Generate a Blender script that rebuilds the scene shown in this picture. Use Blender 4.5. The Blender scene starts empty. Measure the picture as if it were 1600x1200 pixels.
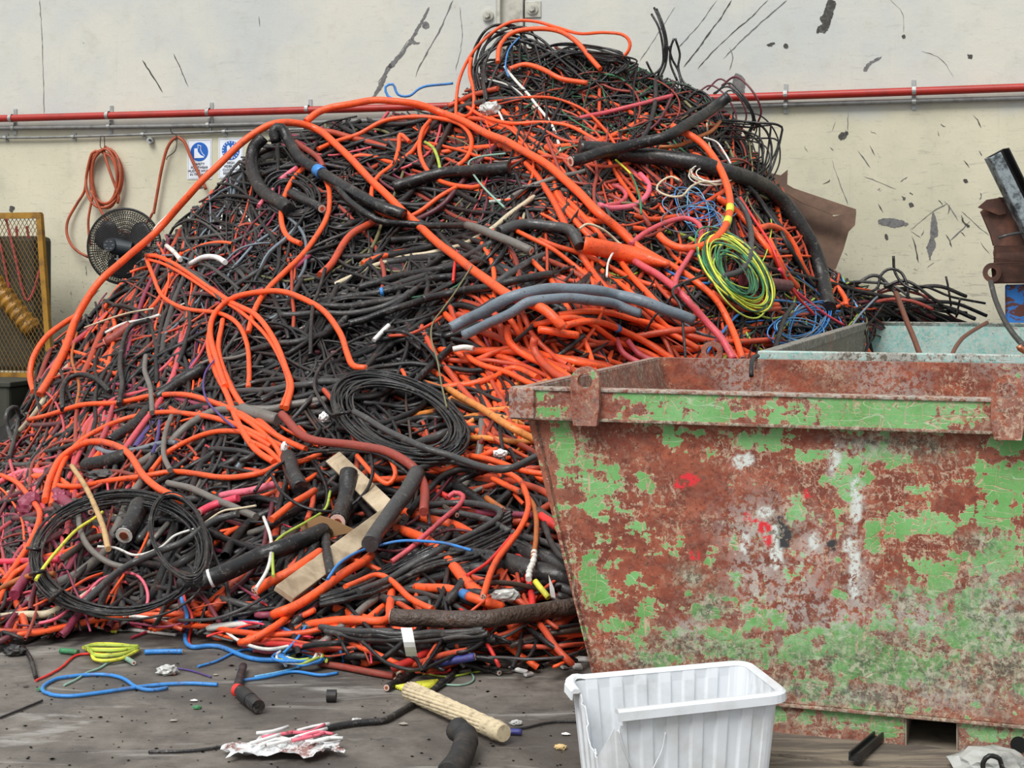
import bpy, bmesh, math, random
import numpy as np
from mathutils import Vector, Matrix
random.seed(7); rng = np.random.default_rng(11)
SC = bpy.context.scene; COL = SC.collection
# ------------------------------------------------------------ camera, light, exposure
F, CX, HZ, EYE = 2300.0, 800.0, 435.0, 1.6      # focal length in px of a 1600 px frame, horizon row, eye height
cd = bpy.data.cameras.new('camera'); cam = bpy.data.objects.new('camera', cd); COL.objects.link(cam)
cam.location = (0, 0, EYE); cam.rotation_euler = (math.pi/2, 0, 0)
cd.sensor_width = 36; cd.lens = 36*F/1600; cd.shift_y = -(600-HZ)/1600; cd.clip_end = 200
SC.camera = cam
w = bpy.data.worlds.new('overcast'); SC.world = w; w.use_nodes = True
w.node_tree.nodes['Background'].inputs[0].default_value = (0.93, 0.97, 1.0, 1)
w.node_tree.nodes['Background'].inputs[1].default_value = 0.68
sd = bpy.data.lights.new('daylight', 'SUN'); so = bpy.data.objects.new('daylight', sd); COL.objects.link(so)
sd.energy = 2.75; sd.angle = math.radians(32); sd.color = (1, 0.975, 0.94)
so.rotation_euler = Vector((0.36, 0.62, -0.92)).to_track_quat('-Z', 'Y').to_euler()
SC.view_settings.view_transform = 'Standard'; SC.view_settings.look = 'None'
SC.view_settings.exposure = 0.22; SC.view_settings.gamma = 1; SC.view_settings.use_curve_mapping = False

# ------------------------------------------------------------ materials
def lin(c):
    return tuple(((v/255)/12.92 if v/255 <= 0.04045 else ((v/255+0.055)/1.055)**2.4) for v in c)
class NT:
    def __init__(s, name):
        s.m = bpy.data.materials.new(name); s.m.use_nodes = True; s.t = s.m.node_tree
        s.b = s.t.nodes['Principled BSDF']; s.co = s.t.nodes.new('ShaderNodeTexCoord').outputs['Object']
    def _in(s, sock, v):
        if isinstance(v, bpy.types.NodeSocket): s.t.links.new(v, sock)
        elif isinstance(v, (tuple, list)) and len(v) == 3 and sock.type == 'RGBA': sock.default_value = (*v, 1)
        else: sock.default_value = v
    def map(s, scale=(1,1,1), rot=(0,0,0), loc=(0,0,0)):
        n = s.t.nodes.new('ShaderNodeMapping'); s.t.links.new(s.co, n.inputs[0])
        n.inputs['Scale'].default_value = scale; n.inputs['Rotation'].default_value = rot; n.inputs['Location'].default_value = loc
        return n.outputs[0]
    def noise(s, scale, detail=4, rough=0.55, dist=0, vec=None):
        n = s.t.nodes.new('ShaderNodeTexNoise'); s.t.links.new(vec or s.co, n.inputs['Vector'])
        n.inputs['Scale'].default_value = scale; n.inputs['Detail'].default_value = detail
        n.inputs['Roughness'].default_value = rough; n.inputs['Distortion'].default_value = dist
        return n.outputs[0]
    def vor(s, scale, feature='F1', vec=None):
        n = s.t.nodes.new('ShaderNodeTexVoronoi'); n.feature = feature; s.t.links.new(vec or s.co, n.inputs['Vector'])
        n.inputs['Scale'].default_value = scale
        return n.outputs[0]
    def math(s, op, a, b=0.0):
        n = s.t.nodes.new('ShaderNodeMath'); n.operation = op; s._in(n.inputs[0], a); s._in(n.inputs[1], b); return n.outputs[0]
    def step(s, v, a, b, lo=0.0, hi=1.0):
        n = s.t.nodes.new('ShaderNodeMapRange'); n.interpolation_type = 'SMOOTHSTEP'
        s._in(n.inputs[0], v); n.inputs[1].default_value = a; n.inputs[2].default_value = b
        n.inputs[3].default_value = lo; n.inputs[4].default_value = hi; return n.outputs[0]
    def mix(s, f, a, b):
        n = s.t.nodes.new('ShaderNodeMix'); n.data_type = 'RGBA'; s._in(n.inputs[0], f)
        s._in(n.inputs[6], a); s._in(n.inputs[7], b); return n.outputs[2]
    def attr(s, name):
        n = s.t.nodes.new('ShaderNodeAttribute'); n.attribute_name = name; return n
    def sep(s, v):
        n = s.t.nodes.new('ShaderNodeSeparateColor'); s.t.links.new(v, n.inputs[0]); return n.outputs
    def xyz(s, v=None):
        n = s.t.nodes.new('ShaderNodeSeparateXYZ'); s.t.links.new(v or s.co, n.inputs[0]); return n.outputs
    def done(s, col, rough=0.7, metal=0.0, bump=None, bs=0.3, bd=0.01, spec=None, alpha=None):
        s._in(s.b.inputs['Base Color'], col); s._in(s.b.inputs['Roughness'], rough); s._in(s.b.inputs['Metallic'], metal)
        if spec is not None: s.b.inputs['Specular IOR Level'].default_value = spec
        if bump is not None:
            n = s.t.nodes.new('ShaderNodeBump'); n.inputs['Strength'].default_value = bs; n.inputs['Distance'].default_value = bd
            s.t.links.new(bump, n.inputs['Height']); s.t.links.new(n.outputs[0], s.b.inputs['Normal'])
        return s.m
_mc = {}
def plain(name, rgb, rough=0.6, metal=0.0, dirt=0.25, scale=12, dcol=(70,62,55), spec=None):
    if name in _mc: return _mc[name]
    n = NT(name); c = lin(rgb); v = n.noise(scale, 5, 0.6)
    col = n.mix(n.step(v, 0.42, 0.75, 0, dirt*1.6), c, lin(dcol))
    _mc[name] = n.done(col, rough, metal, n.noise(scale*5, 3), 0.15, 0.004, spec); return _mc[name]
PAL = dict(orange=(246,92,40), dorange=(198,76,46), borange=(178,98,44), amber=(222,138,66), pink=(206,82,92), hot=(226,62,88),
    red=(222,52,46), brick=(150,62,50), maroon=(98,40,50), magenta=(142,54,80), black=(19,19,21), soot=(33,32,33), gray=(62,62,62), dusty=(112,108,102),
    slate=(112,124,134), white=(226,224,216), cream=(204,190,160), yellow=(222,220,70), yelgreen=(170,190,70), green=(58,128,84),
    dgreen=(38,84,60), blue=(54,132,205), sky=(110,180,225), navy=(50,58,130), purple=(76,60,130), olive=(120,118,82), brown=(74,60,52),
    tan=(196,160,110), mint=(140,178,160), rose=(232,110,130))
def sheath(c, fromattr=False):
    key = 'cable_'+('mixed' if fromattr else c)
    if key in _mc: return _mc[key]
    n = NT(key)
    base = n.attr('Col').outputs['Color'] if fromattr else lin(PAL[c])
    dirtn = n.noise(7, 5, 0.65); fleck = n.noise(55, 3, 0.6)
    dark = c in ('black', 'soot', 'gray')
    col = n.mix(n.step(dirtn, 0.47, 0.76, 0, 0.3 if dark or fromattr else 0.5), base, lin((84,72,62)))
    col = n.mix(n.step(fleck, 0.62, 0.70, 0, 0.6), col, lin((104,98,92) if dark else (84,60,50) if fromattr else (74,42,32)))
    smear = n.noise(16, 6, 0.7, 0.6, n.map((1, 1, 1), (0, 0, 0), (4, 4, 4)))
    col = n.mix(n.step(smear, 0.56, 0.68, 0, 0.42), col, lin((128,122,116) if dark else (110,62,46)))
    rough = n.step(n.noise(9, 3), 0.3, 0.7, 0.24 if dark else 0.36, 0.60)
    _mc[key] = n.done(col, rough, 0, n.math('ADD', n.noise(40, 3), n.noise(9, 4)), 0.8 if c == 'brown' else 0.4, 0.02 if c == 'brown' else 0.009, spec=0.5); return _mc[key]

# ------------------------------------------------------------ object helpers
def tag(o, label=None, cat=None, group=None, kind=None):
    if label: o['label'] = label
    if cat: o['category'] = cat
    if group: o['group'] = group
    if kind: o['kind'] = kind
    return o
def link(name, me, mat=None, parent=None, loc=(0,0,0), smooth=False):
    o = bpy.data.objects.new(name, me); COL.objects.link(o); o.location = loc
    if parent: o.parent = parent
    if mat:
        for m in (mat if isinstance(mat, (list, tuple)) else [mat]): me.materials.append(m)
    if smooth and len(me.polygons): me.polygons.foreach_set('use_smooth', [True]*len(me.polygons))
    return o
def empty(name, loc, rz=0.0):
    o = bpy.data.objects.new(name, None); COL.objects.link(o); o.location = loc; o.rotation_euler = (0, 0, rz); return o
def pyd(name, v, f):
    me = bpy.data.meshes.new(name); me.from_pydata([tuple(p) for p in v], [], [tuple(q) for q in f]); me.update(); return me
def bm_mesh(name, bm):
    me = bpy.data.meshes.new(name); bm.normal_update(); bm.to_mesh(me); bm.free(); return me
def bx(bm, c, s, R=None, bev=0.0):
    r = bmesh.ops.create_cube(bm, size=1.0); vs = r['verts']
    bmesh.ops.scale(bm, vec=s, verts=vs)
    if bev:
        es = list({e for v in vs for e in v.link_edges})
        q = bmesh.ops.bevel(bm, geom=es, offset=bev, segments=2, affect='EDGES', profile=0.5); vs = list({v for f in q['faces'] for v in f.verts} | {v for v in vs if v.is_valid})
    if R is not None: bmesh.ops.rotate(bm, cent=(0,0,0), matrix=R, verts=vs)
    bmesh.ops.translate(bm, vec=c, verts=vs); return vs
def cyl(bm, a, b, r1, r2=None, n=16):
    a, b = Vector(a), Vector(b); d = b-a
    r = bmesh.ops.create_cone(bm, cap_ends=True, segments=n, radius1=r1, radius2=r1 if r2 is None else r2, depth=d.length)
    M = Matrix.Translation((a+b)/2) @ d.to_track_quat('Z', 'Y').to_matrix().to_4x4()
    bmesh.ops.transform(bm, matrix=M, verts=r['verts']); return r['verts']
def tube_arrays(P, R, k, closed=False):
    P = np.asarray(P, float); n = len(P)
    T = (np.roll(P, -1, 0)-np.roll(P, 1, 0)) if closed else np.gradient(P, axis=0)
    T /= np.maximum(np.linalg.norm(T, axis=1, keepdims=True), 1e-9)
    N = np.zeros_like(P); ref = np.array([0, 0, 1.0]) if abs(T[0, 2]) < 0.9 else np.array([1.0, 0, 0])
    v = ref-T[0]*(ref@T[0]); v /= np.linalg.norm(v); N[0] = v
    for i in range(1, n):
        v = N[i-1]-T[i]*(N[i-1]@T[i]); l = math.sqrt(v@v); N[i] = v/l if l > 1e-6 else N[i-1]
    B = np.cross(T, N); a = np.arange(k)*2*np.pi/k
    R = np.broadcast_to(np.asarray(R, float), (n,))
    V = P[:, None]+R[:, None, None]*(np.cos(a)[None, :, None]*N[:, None]+np.sin(a)[None, :, None]*B[:, None])
    V = V.reshape(-1, 3); m = n if closed else n-1
    i = np.arange(m)[:, None]; j = np.arange(k)[None]; i2 = (i+1) % n; j2 = (j+1) % k
    Q = np.stack([i*k+j, i*k+j2, i2*k+j2, i2*k+j], -1).reshape(-1, 4)
    return V, Q
def quads_mesh(name, V, Q, cols=None):
    me = bpy.data.meshes.new(name); me.vertices.add(len(V)); me.vertices.foreach_set('co', np.ascontiguousarray(V, dtype=np.float32).ravel())
    me.loops.add(Q.size); me.loops.foreach_set('vertex_index', np.ascontiguousarray(Q, dtype=np.int32).ravel())
    me.polygons.add(len(Q)); me.polygons.foreach_set('loop_start', np.arange(0, Q.size, 4, dtype=np.int32))
    me.polygons.foreach_set('use_smooth', np.ones(len(Q), dtype=bool))
    me.update(calc_edges=True)
    if cols is not None:
        a = me.color_attributes.new('Col', 'FLOAT_COLOR', 'POINT'); a.data.foreach_set('color', np.ascontiguousarray(cols, dtype=np.float32).ravel())
    return me
def tube_obj(name, P, r, mat, parent=None, k=10, closed=False, caps=True):
    P = np.asarray(P, float); o0 = P.mean(0) if parent is None else np.zeros(3)
    V, Q = tube_arrays(P-o0, r, k, closed)
    if caps and not closed:
        f = [tuple(q) for q in Q.tolist()]; n = len(P)
        f += [tuple(range(k))[::-1], tuple(range((n-1)*k, n*k))]
        me = pyd(name, V.tolist(), f)
        me.polygons.foreach_set('use_smooth', [True]*(len(f)-2)+[False]*2)
    else: me = quads_mesh(name, V, Q)
    return link(name, me, mat, parent, tuple(o0))

# ------------------------------------------------------------ where things stand
SK_N = np.array([0.3222, 0.9467]); SK_U = np.array([0.9467, -0.3222])       # skips: into depth / along
WL_N = np.array([0.2442, 0.9697]); WL_U = np.array([0.9697, -0.2442]); WALL = 13.96
def ray(px): return (px-CX)/F
def at(px, py, d): return np.stack([ray(np.asarray(px, float))*d, np.asarray(d, float)+0*np.asarray(px), EYE+(HZ-np.asarray(py, float))/F*d], -1)
def wall_d(px): return WALL/(WL_N[0]*ray(px)+WL_N[1])
def floor_d(py): return EYE*F/(py-HZ)
def wuz(px, py, off=0.0):      # picture point -> (along wall, height)
    d = (WALL-off)/(WL_N[0]*ray(px)+WL_N[1]); return ray(px)*d*WL_U[0]+d*WL_U[1], EYE+(HZ-py)/F*d
def wpt(u, z, off=0.0):
    p = u*WL_U+(WALL-off)*WL_N; return (p[0], p[1], z)
def tab(s):
    a = np.array([[float(q) for q in t.split(',')] for t in s.split()]); return a[:, 0], a[:, 1]
RIDGE = tab('-300,952 -220,880 -120,780 -60,725 0,700 30,655 60,572 100,522 140,488 180,456 230,404 280,355 330,302 380,254 430,222 500,200 600,184 700,174 735,142 760,100 800,78 860,82 930,92 980,104 1020,122 1090,146 1130,172 1170,222 1200,272 1240,330 1270,388 1290,424 1330,446 1400,466 1460,482 1520,502 1560,560')
BASE = tab('-300,960 0,998 200,972 300,982 420,1010 560,1030 650,1042 800,1036 890,1035 925,1000 960,919 1100,890 1200,873 1300,776 1400,720 1560,720')
DR = tab('-300,7.2 -150,9.6 0,11.5 60,12.3 260,13.2 500,13.5 800,13.5 1000,13.1 1200,12.6 1300,12.65 1400,12.8 1560,12.75')
def lump(x, y):
    return (0.10*np.sin(x/61+1.3+y/140)*np.sin(y/53+0.4)+0.07*np.sin(x/33-y/47+2)+0.05*np.sin(y/21+x/70)
            + 0.42*np.exp(-(((x-900)/210)**2+((y-575)/62)**2)**1.5) - 0.14*np.exp(-((x-860)/260)**2-((y-470)/26)**2)
            + 0.22*np.exp(-((x-560)/150)**2-((y-575)/60)**2) + 0.22*np.exp(-((x-620)/240)**2-((y-800)/60)**2))
def surf(px, py):
    px = np.asarray(px, float); py = np.asarray(py, float)
    yr = np.interp(px, *RIDGE); yb = np.interp(px, *BASE); dr = np.interp(px, *DR)
    db = EYE*F/(yb-HZ); s = (yb-py)/(yb-yr); sc = np.clip(s, 0, 1)
    d = db+(dr-db)*sc**1.3 + lump(px, py)*np.clip(sc*6, 0, 1)*np.clip((1.25-sc)*3, 0, 1)
    fl = EYE*F/(np.maximum(py, yb+1e-3)-HZ)
    return np.where(s < 0, fl, d)
def smooth1(a, it=4):
    a = a.copy()
    for _ in range(it): a[1:-1] = 0.25*a[:-2]+0.5*a[1:-1]+0.25*a[2:]
    return a
def catmull(pts, step=5.0, closed=False):
    p = np.asarray(pts, float)
    q = np.vstack([p[-1:], p, p[:2]]) if closed else np.vstack([2*p[0]-p[1], p, 2*p[-1]-p[-2]])
    out = []
    for i in range(len(q)-3):
        a, b, c, d = q[i:i+4]; n = max(2, int(np.linalg.norm(c-b)/step)); t = np.linspace(0, 1, n, endpoint=False)[:, None]
        out.append(0.5*((2*b)+(c-a)*t+(2*a-5*b+4*c-d)*t*t+(-a+3*b-3*c+d)*t**3))
    if not closed: out.append(p[-1:])
    return np.vstack(out)
def pts(s): return [[float(v) for v in t.split(',')] for t in s.split()]

# ------------------------------------------------------------ setting: floor, wall
def m_floor():
    n = NT('oily_concrete'); v = n.noise(0.9, 6, 0.6, 0.6); v2 = n.noise(5, 6, 0.7); v3 = n.noise(60, 3, 0.7)
    st = n.noise(2.2, 6, 0.62, 0.8, n.map((0.55, 2.2, 1), (0, 0, 0.25)))
    c = n.mix(n.step(v2, 0.3, 0.7), lin((88,82,76)), lin((124,117,109)))
    c = n.mix(n.step(v, 0.42, 0.6, 0, 0.75), c, lin((66,61,57)))
    c = n.mix(n.step(st, 0.55, 0.68, 0, 0.75), c, lin((158,155,149)))
    c = n.mix(n.step(n.noise(14, 6, 0.7, 0.5, n.map((0.5, 1.6, 1))), 0.58, 0.66, 0, 0.6), c, lin((56,52,50)))
    c = n.mix(n.step(v3, 0.68, 0.74, 0, 0.7), c, lin((176,170,160)))
    x, y, z = n.xyz()
    return n.done(c, n.step(v2, 0.3, 0.7, 0.5, 0.85), 0, v2, 0.5, 0.02)
floor = tag(link('floor', pyd('floor', [(-22,-14,0),(22,-14,0),(22,22,0),(-22,22,0)], [(0,1,2,3)]), m_floor()), 'dark oily concrete floor with pale scuffs', kind='structure')
def m_wall():
    n = NT('painted_concrete_wall'); x, y, z = n.xyz()
    big = n.noise(0.7, 5, 0.6); mid = n.noise(4, 6, 0.65)
    up = n.mix(n.step(big, 0.35, 0.65), lin((192,195,192)), lin((207,205,193)))
    lo = n.mix(n.step(big, 0.35, 0.65), lin((196,192,168)), lin((212,206,182)))
    zz = n.math('ADD', z, n.step(n.noise(1.2, 3), 0.3, 0.7, -0.10, 0.10))
    c = n.mix(n.step(zz, 3.08, 3.22), lo, up)
    c = n.mix(n.step(mid, 0.5, 0.78, 0, 0.35), c, lin((168,164,148)))
    # scuffs and chips, denser on the lower cream band
    chip = n.noise(15, 6, 0.72, 0.4); dens = n.step(z, 0.4, 3.2, 0.07, -0.02)
    cv = n.math('ADD', chip, dens)
    c = n.mix(n.step(cv, 0.665, 0.69, 0, 0.7), c, lin((96,94,90)))
    sc = n.noise(9, 5, 0.7, 1.5, n.map((0.35, 1, 3.2), (0.9, 0.6, 0.3)))
    c = n.mix(n.math('MULTIPLY', n.step(sc, 0.60, 0.64, 0, 0.5), n.step(z, 0.5, 4.5, 1, 0.25)), c, lin((128,124,116)))
    c = n.mix(n.math('MULTIPLY', n.step(n.noise(38, 5, 0.7, 0.5), 0.60, 0.66, 0, 0.5), n.step(z, 1.0, 4.0, 1, 0.3)), c, lin((132,126,110)))
    dr = n.noise(6, 4, 0.6, 0.1, n.map((3.2, 1, 0.12)))
    c = n.mix(n.step(dr, 0.58, 0.8, 0, 0.22), c, lin((150,152,146)))
    return n.done(c, 0.72, 0, mid, 0.25, 0.02)
MW = m_wall()
def wall_panel(name, u0, u1, z0=0.0, z1=6.5):
    bm = bmesh.new(); bx(bm, ((u0+u1)/2, 0.1, (z0+z1)/2), (u1-u0, 0.2, z1-z0), bev=0.012)
    o = link(name, bm_mesh(name, bm), MW); o.rotation_euler = (0, 0, -math.atan2(WL_N[0], WL_N[1])); p = WALL*WL_N
    o.location = (p[0], p[1], 0); return tag(o, kind='structure')
uj0, _ = wuz(778, 20); uj1, _ = wuz(818, 20)
wl = tag(wall_panel('wall_back', -16, uj0-0.01), 'cream painted concrete wall left of the post')
wr = tag(wall_panel('wall_right', uj1+0.01, 9), 'cream painted concrete wall right of the post')
M_post = plain('cream_steel', (192,190,178), 0.55, 0.1, 0.3, 8)
M_galv = plain('galvanised', (176,178,176), 0.45, 0.5, 0.3, 25)
M_dark = plain('dark_steel', (44,44,46), 0.5, 0.4, 0.3, 20)
M_white = plain('white_plastic', (232,232,230), 0.4, 0, 0.12, 9)
M_copper = plain('copper', (206,124,92), 0.35, 0.8, 0.2, 60)
M_ins = plain('cable_insulation', (226,190,176), 0.6, 0, 0.2, 40)
M_insw = plain('pale_insulation', (222,220,212), 0.6, 0, 0.2, 40)
post = empty('trim_1', wpt((uj0+uj1)/2, 0), -math.atan2(WL_N[0], WL_N[1])); tag(post, 'cream steel post set between the two wall panels', kind='structure')
hw = (uj1-uj0)/2
bm = bmesh.new(); bx(bm, (0, 0.06, 3.25), (hw*2-0.06, 0.05, 6.5)); link('web', bm_mesh('web', bm), M_post, post)
for sx in (-1, 1):
    bm = bmesh.new(); bx(bm, (sx*(hw-0.015), 0.02, 3.25), (0.03, 0.12, 6.5)); link('flange', bm_mesh('flange', bm), M_post, post)
for px, py in ((763, 25), (833, 15)):
    u, z = wuz(px, py); b = empty('anchor_bolt', wpt(u, z), -math.atan2(WL_N[0], WL_N[1]))
    tag(b, 'round washer bolt left of the wall post' if px < 800 else 'bolt on a square plate right of the wall post', 'bolt')
    if px > 800:
        bm = bmesh.new(); bx(bm, (0, -0.008, 0), (0.16, 0.016, 0.16), bev=0.004); link('plate', bm_mesh('plate', bm), M_post, b)
    bm = bmesh.new(); cyl(bm, (0, 0, 0), (0, -0.03, 0), 0.055, n=24); link('washer', bm_mesh('washer', bm), M_post, b)
    bm = bmesh.new(); cyl(bm, (0, -0.02, 0), (0, -0.07, 0), 0.03, n=6); link('nut', bm_mesh('nut', bm), M_post, b)
# chips and scratches where the paint has come off: thin flakes of bare render
M_bare = plain('bare_render', (120,119,118), 0.9, 0, 0.5, 30, (70,70,70)); M_dbare = plain('dark_bare_render', (68,67,64), 0.9, 0, 0.5, 30, (110,108,100))
def flake(poly, mat, jag=0.18, off=0.004):
    P = catmull(pts(poly), 2.0, True); c = P.mean(0); n = len(P)
    P = P+rng.normal(0, 1, P.shape)*jag*3
    V = [wpt(*wuz(x, y), off) for x, y in P]+[wpt(*wuz(x, y), -0.004) for x, y in P]
    uc, zc = wuz(*c); par = wl if c[0] < 790 else wr
    inv = Matrix.Translation(Vector((-par.location.x, -par.location.y, 0))); R = Matrix.Rotation(math.atan2(WL_N[0], WL_N[1]), 3, 'Z')
    V = [R @ (Vector(v)-Vector((par.location.x, par.location.y, 0))) for v in V]
    f = [tuple(range(n))]+[(i, i+n, (i+1) % n+n, (i+1) % n) for i in range(n)]
    return link('bare_patch', pyd('bare_patch', V, f), mat, par)
for s, dk in (('1286,22 1292,4 1298,0 1306,4 1302,20 1296,40 1288,52 1282,50 1276,52 1278,42 1284,38 1281,28', 1),
    ('1147,118 1155,116 1165,126 1163,140 1166,150 1150,150 1144,136', 0), ('1310,213 1316,207 1325,206 1324,212 1316,218 1311,217', 1),
    ('1372,344 1384,341 1400,342 1414,346 1420,350 1410,353 1396,355 1382,352 1373,350', 0),
    ('1457,334 1460,333 1464,350 1465,368 1460,372 1462,385 1456,396 1453,406 1450,396 1448,386 1453,372 1454,352', 0),
    ('578,158 588,140 598,118 608,100 612,104 606,114 598,134 586,152', 0), ('606,104 616,92 630,78 640,62 652,42 668,14 670,16 654,48 646,62 656,68 640,70 632,82 620,98 612,106', 0),
    ('660,36 666,33 671,38 669,44 663,45 659,41', 0), ('1198,70 1206,67 1211,68 1204,73', 1), ('1224,70 1230,68 1231,73 1227,76', 1),
    ('1410,54 1414,54 1414,59 1410,59', 1), ('1513,85 1519,86 1518,92 1513,91', 1), ('1420,318 1426,317 1427,322 1422,324', 1), ('1410,308 1415,309 1414,313 1410,312', 1),
    ('1506,280 1512,281 1511,286 1507,285', 1), ('16,322 23,324 20,331 15,330', 1), ('1350,105 1360,96 1377,88 1374,93 1360,101 1354,111 1349,110', 0),
    ('1268,358 1272,366 1278,372 1276,378 1270,368', 0), ('1502,336 1508,348 1516,352 1512,356 1504,346', 1), ('1384,365 1388,371 1386,375 1382,370', 1)):
    flake(s, M_dbare if dk else M_bare)
def scratch(s, wpx, mat):
    P = catmull(pts(s), 6); n = len(P); N = np.gradient(P, axis=0); N = np.stack([-N[:, 1], N[:, 0]], 1); N /= np.linalg.norm(N, axis=1, keepdims=True)
    P = P+rng.normal(0, 0.35, P.shape); ww = wpx/2*(0.35+rng.random(n))[:, None]; ww[0] = ww[-1] = 0.1
    c = P.mean(0); par = wl if c[0] < 790 else wr; R = Matrix.Rotation(math.atan2(WL_N[0], WL_N[1]), 3, 'Z'); lo = Vector((par.location.x, par.location.y, 0))
    V = [R @ (Vector(wpt(*wuz(x, y), 0.003))-lo) for x, y in np.vstack([P+N*ww, P-N*ww])]
    link('scratch', pyd('scratch', V, [(i, i+1, n+i+1, n+i) for i in range(n-1)]), mat, par)
for s, ww, dk in (('708,0 700,18 688,45 670,78 655,105 650,120', 2.2, 0), ('1143,0 1125,30 1108,52 1090,78 1068,105', 2.2, 1), ('1200,0 1170,30 1140,56 1110,85 1090,108', 1.3, 1),
    ('1230,0 1195,30 1160,62 1130,92', 1.6, 0), ('1120,0 1095,35 1060,75', 1.3, 0), ('1055,10 1030,50 1000,95', 1.0, 0), ('222,94 236,115 247,132 255,145', 1.8, 1),
    ('271,84 280,102 288,120 294,136', 1.5, 1), ('62,0 66,60 68,130 69,178', 1.0, 0), ('404,26 406,42', 2, 0), ('1425,368 1430,385 1435,410', 2.4, 1),
    ('1478,366 1484,376 1487,386', 2, 1), ('1516,345 1500,362 1484,376', 2, 0), ('1480,318 1455,332 1440,345 1422,360', 1.2, 0), ('1475,314 1485,325 1497,345', 1.5, 0),
    ('1305,190 1300,205', 1.2, 1), ('1372,318 1380,332', 1.6, 1), ('1325,174 1325,205', 1, 0), ('1350,276 1375,285 1400,296', 1.0, 0), ('590,130 612,100 640,60', 0.9, 0),
    ('1300,250 1310,280 1325,320', 1.1, 0), ('1340,235 1360,262', 2.0, 0), ('1390,0 1410,20 1412,50', 0.8, 0), ('1440,80 1470,92 1490,120', 0.8, 0), ('1140,75 1145,90 1140,110', 1.2, 0),
    ('1532,378 1540,390 1546,396', 1.4, 1), ('1502,330 1530,355 1545,368', 1.2, 0), ('718,10 722,60 712,110', 0.8, 0), ('1505,250 1515,262', 2, 1), ('1520,180 1528,188 1533,200', 1.6, 1)):
    scratch(s, ww, M_dbare if dk else M_bare)
# a few dozen extra scuffs on the lower right of the wall, each its own mark
for i in range(46):
    x = rng.uniform(1240, 1560) if i % 3 else rng.uniform(60, 280); y = rng.uniform(190, 480) if i % 3 else rng.uniform(400, 520)
    a = rng.uniform(0.4, 2.6); l = rng.uniform(6, 20)
    scratch('%f,%f %f,%f %f,%f' % (x, y, x+l*.5*math.cos(a)+rng.normal(), y+l*.5*math.sin(a), x+l*math.cos(a), y+l*math.sin(a)), rng.uniform(0.8, 2.2), M_dbare if i % 2 else M_bare)

# pipes along the wall
def wall_run(name, label, P, r, mat, off, cat='pipe', k=12):
    Q = []
    for x, y in P: u, z = wuz(x, y, off); Q.append(wpt(u, z, off))
    return tag(tube_obj(name, catmull(Q, 0.4), r, mat, k=k), label, cat)
M_redp = plain('red_paint', (168,40,30), 0.42, 0, 0.35, 6, (110,30,26)); M_cond = plain('grey_conduit', (138,138,136), 0.5, 0.2, 0.45, 10, (86,84,82))
def clamp_on(par, px, py, off, r, extra=0.06):
    u, z = wuz(px, py, off); c = Vector(wpt(u, z, off)); un = Vector((*WL_U, 0)); ln = Vector((*WL_N, 0))
    a = np.linspace(0, 2*math.pi, 17)[:-1]; ring = [c+ln*(math.cos(t)*(r+0.006))+Vector((0, 0, math.sin(t)*(r+0.006))) for t in a]
    V = []; Fc = []
    for s in (-0.018, 0.018):
        for q in ring: V.append(q+un*s)
    Fc = [(i, (i+1) % 16, 16+(i+1) % 16, 16+i) for i in range(16)]
    for sz in (-1, 1):
        b = len(V); cc = c+ln*(off-0.012)+Vector((0, 0, sz*(r+extra/2)))
        for dx, dy, dz in [(x, y, z2) for x in (-.018, .018) for y in (0, .01) for z2 in (-extra/2, extra/2)]: V.append(cc+un*dx+ln*dy+Vector((0, 0, dz)))
        Fc += [tuple(b+i for i in q) for q in ((0,1,3,2),(4,6,7,5),(0,4,5,1),(2,3,7,6),(0,2,6,4),(1,5,7,3))]
    V = [v-par.location for v in V]
    link('clamp', pyd('clamp', V, Fc), M_galv, par)
rp = wall_run('fire_pipe', 'red painted pipe running along the wall above the heap', [(-600, 203), (-60, 187), (400, 174.5), (1100, 154), (1680, 134)], 0.038, M_redp, 0.09)
for px in (17, 168, 325, 480, 1227, 1428): clamp_on(rp, px, 187-(px+60)*0.0305, 0.09, 0.038, 0.07)
c1 = wall_run('conduit', 'thicker grey conduit directly under the red pipe', [(-600, 210), (-60, 201), (400, 194), (1100, 168), (1680, 151)], 0.023, M_cond, 0.05, 'conduit')
for px in (20, 170, 325, 1227, 1428): clamp_on(c1, px, np.interp(px, [-60, 400, 1100, 1680], [201, 194, 168, 151]), 0.05, 0.023, 0.05)
c2 = wall_run('conduit', 'thin grey conduit with hooks, lowest of the wall runs at left', [(-600, 222), (-60, 216), (120, 213.5), (400, 204), (700, 196)], 0.014, M_cond, 0.04, 'conduit')
for px in (8, 114, 223, 350): clamp_on(c2, px, np.interp(px, [-60, 120, 400, 700], [216, 213.5, 204, 196]), 0.04, 0.014, 0.03)

# safety signs
def font(txt, size, loc, par, mat, rz=0.0):
    c = bpy.data.curves.new('lettering', 'FONT'); c.body = txt; c.size = size; c.align_x = 'CENTER'; c.extrude = 0.001
    o = bpy.data.objects.new('lettering', c); COL.objects.link(o); bpy.context.view_layer.update(); me = bpy.data.meshes.new_from_object(o); bpy.data.objects.remove(o); return_ = link('lettering', me, mat, par, loc); return_.rotation_euler = (math.pi/2, 0, 0); return return_
M_sign = plain('sign_white', (232,238,246), 0.35, 0, 0.08, 6); M_sblue = plain('sign_blue', (24,96,186), 0.4, 0, 0.06, 10); M_ink = plain('sign_ink', (38,40,58), 0.5, 0, 0.05)
def flat(name, pl, par, mat, y0=-0.006, y1=-0.009):
    n = len(pl); V = [(x, y0, z) for x, z in pl]+[(x, y1, z) for x, z in pl]
    return link(name, pyd(name, V, [tuple(range(n, 2*n))]+[(i, (i+1) % n, n+(i+1) % n, n+i) for i in range(n)]), mat, par)
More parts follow.
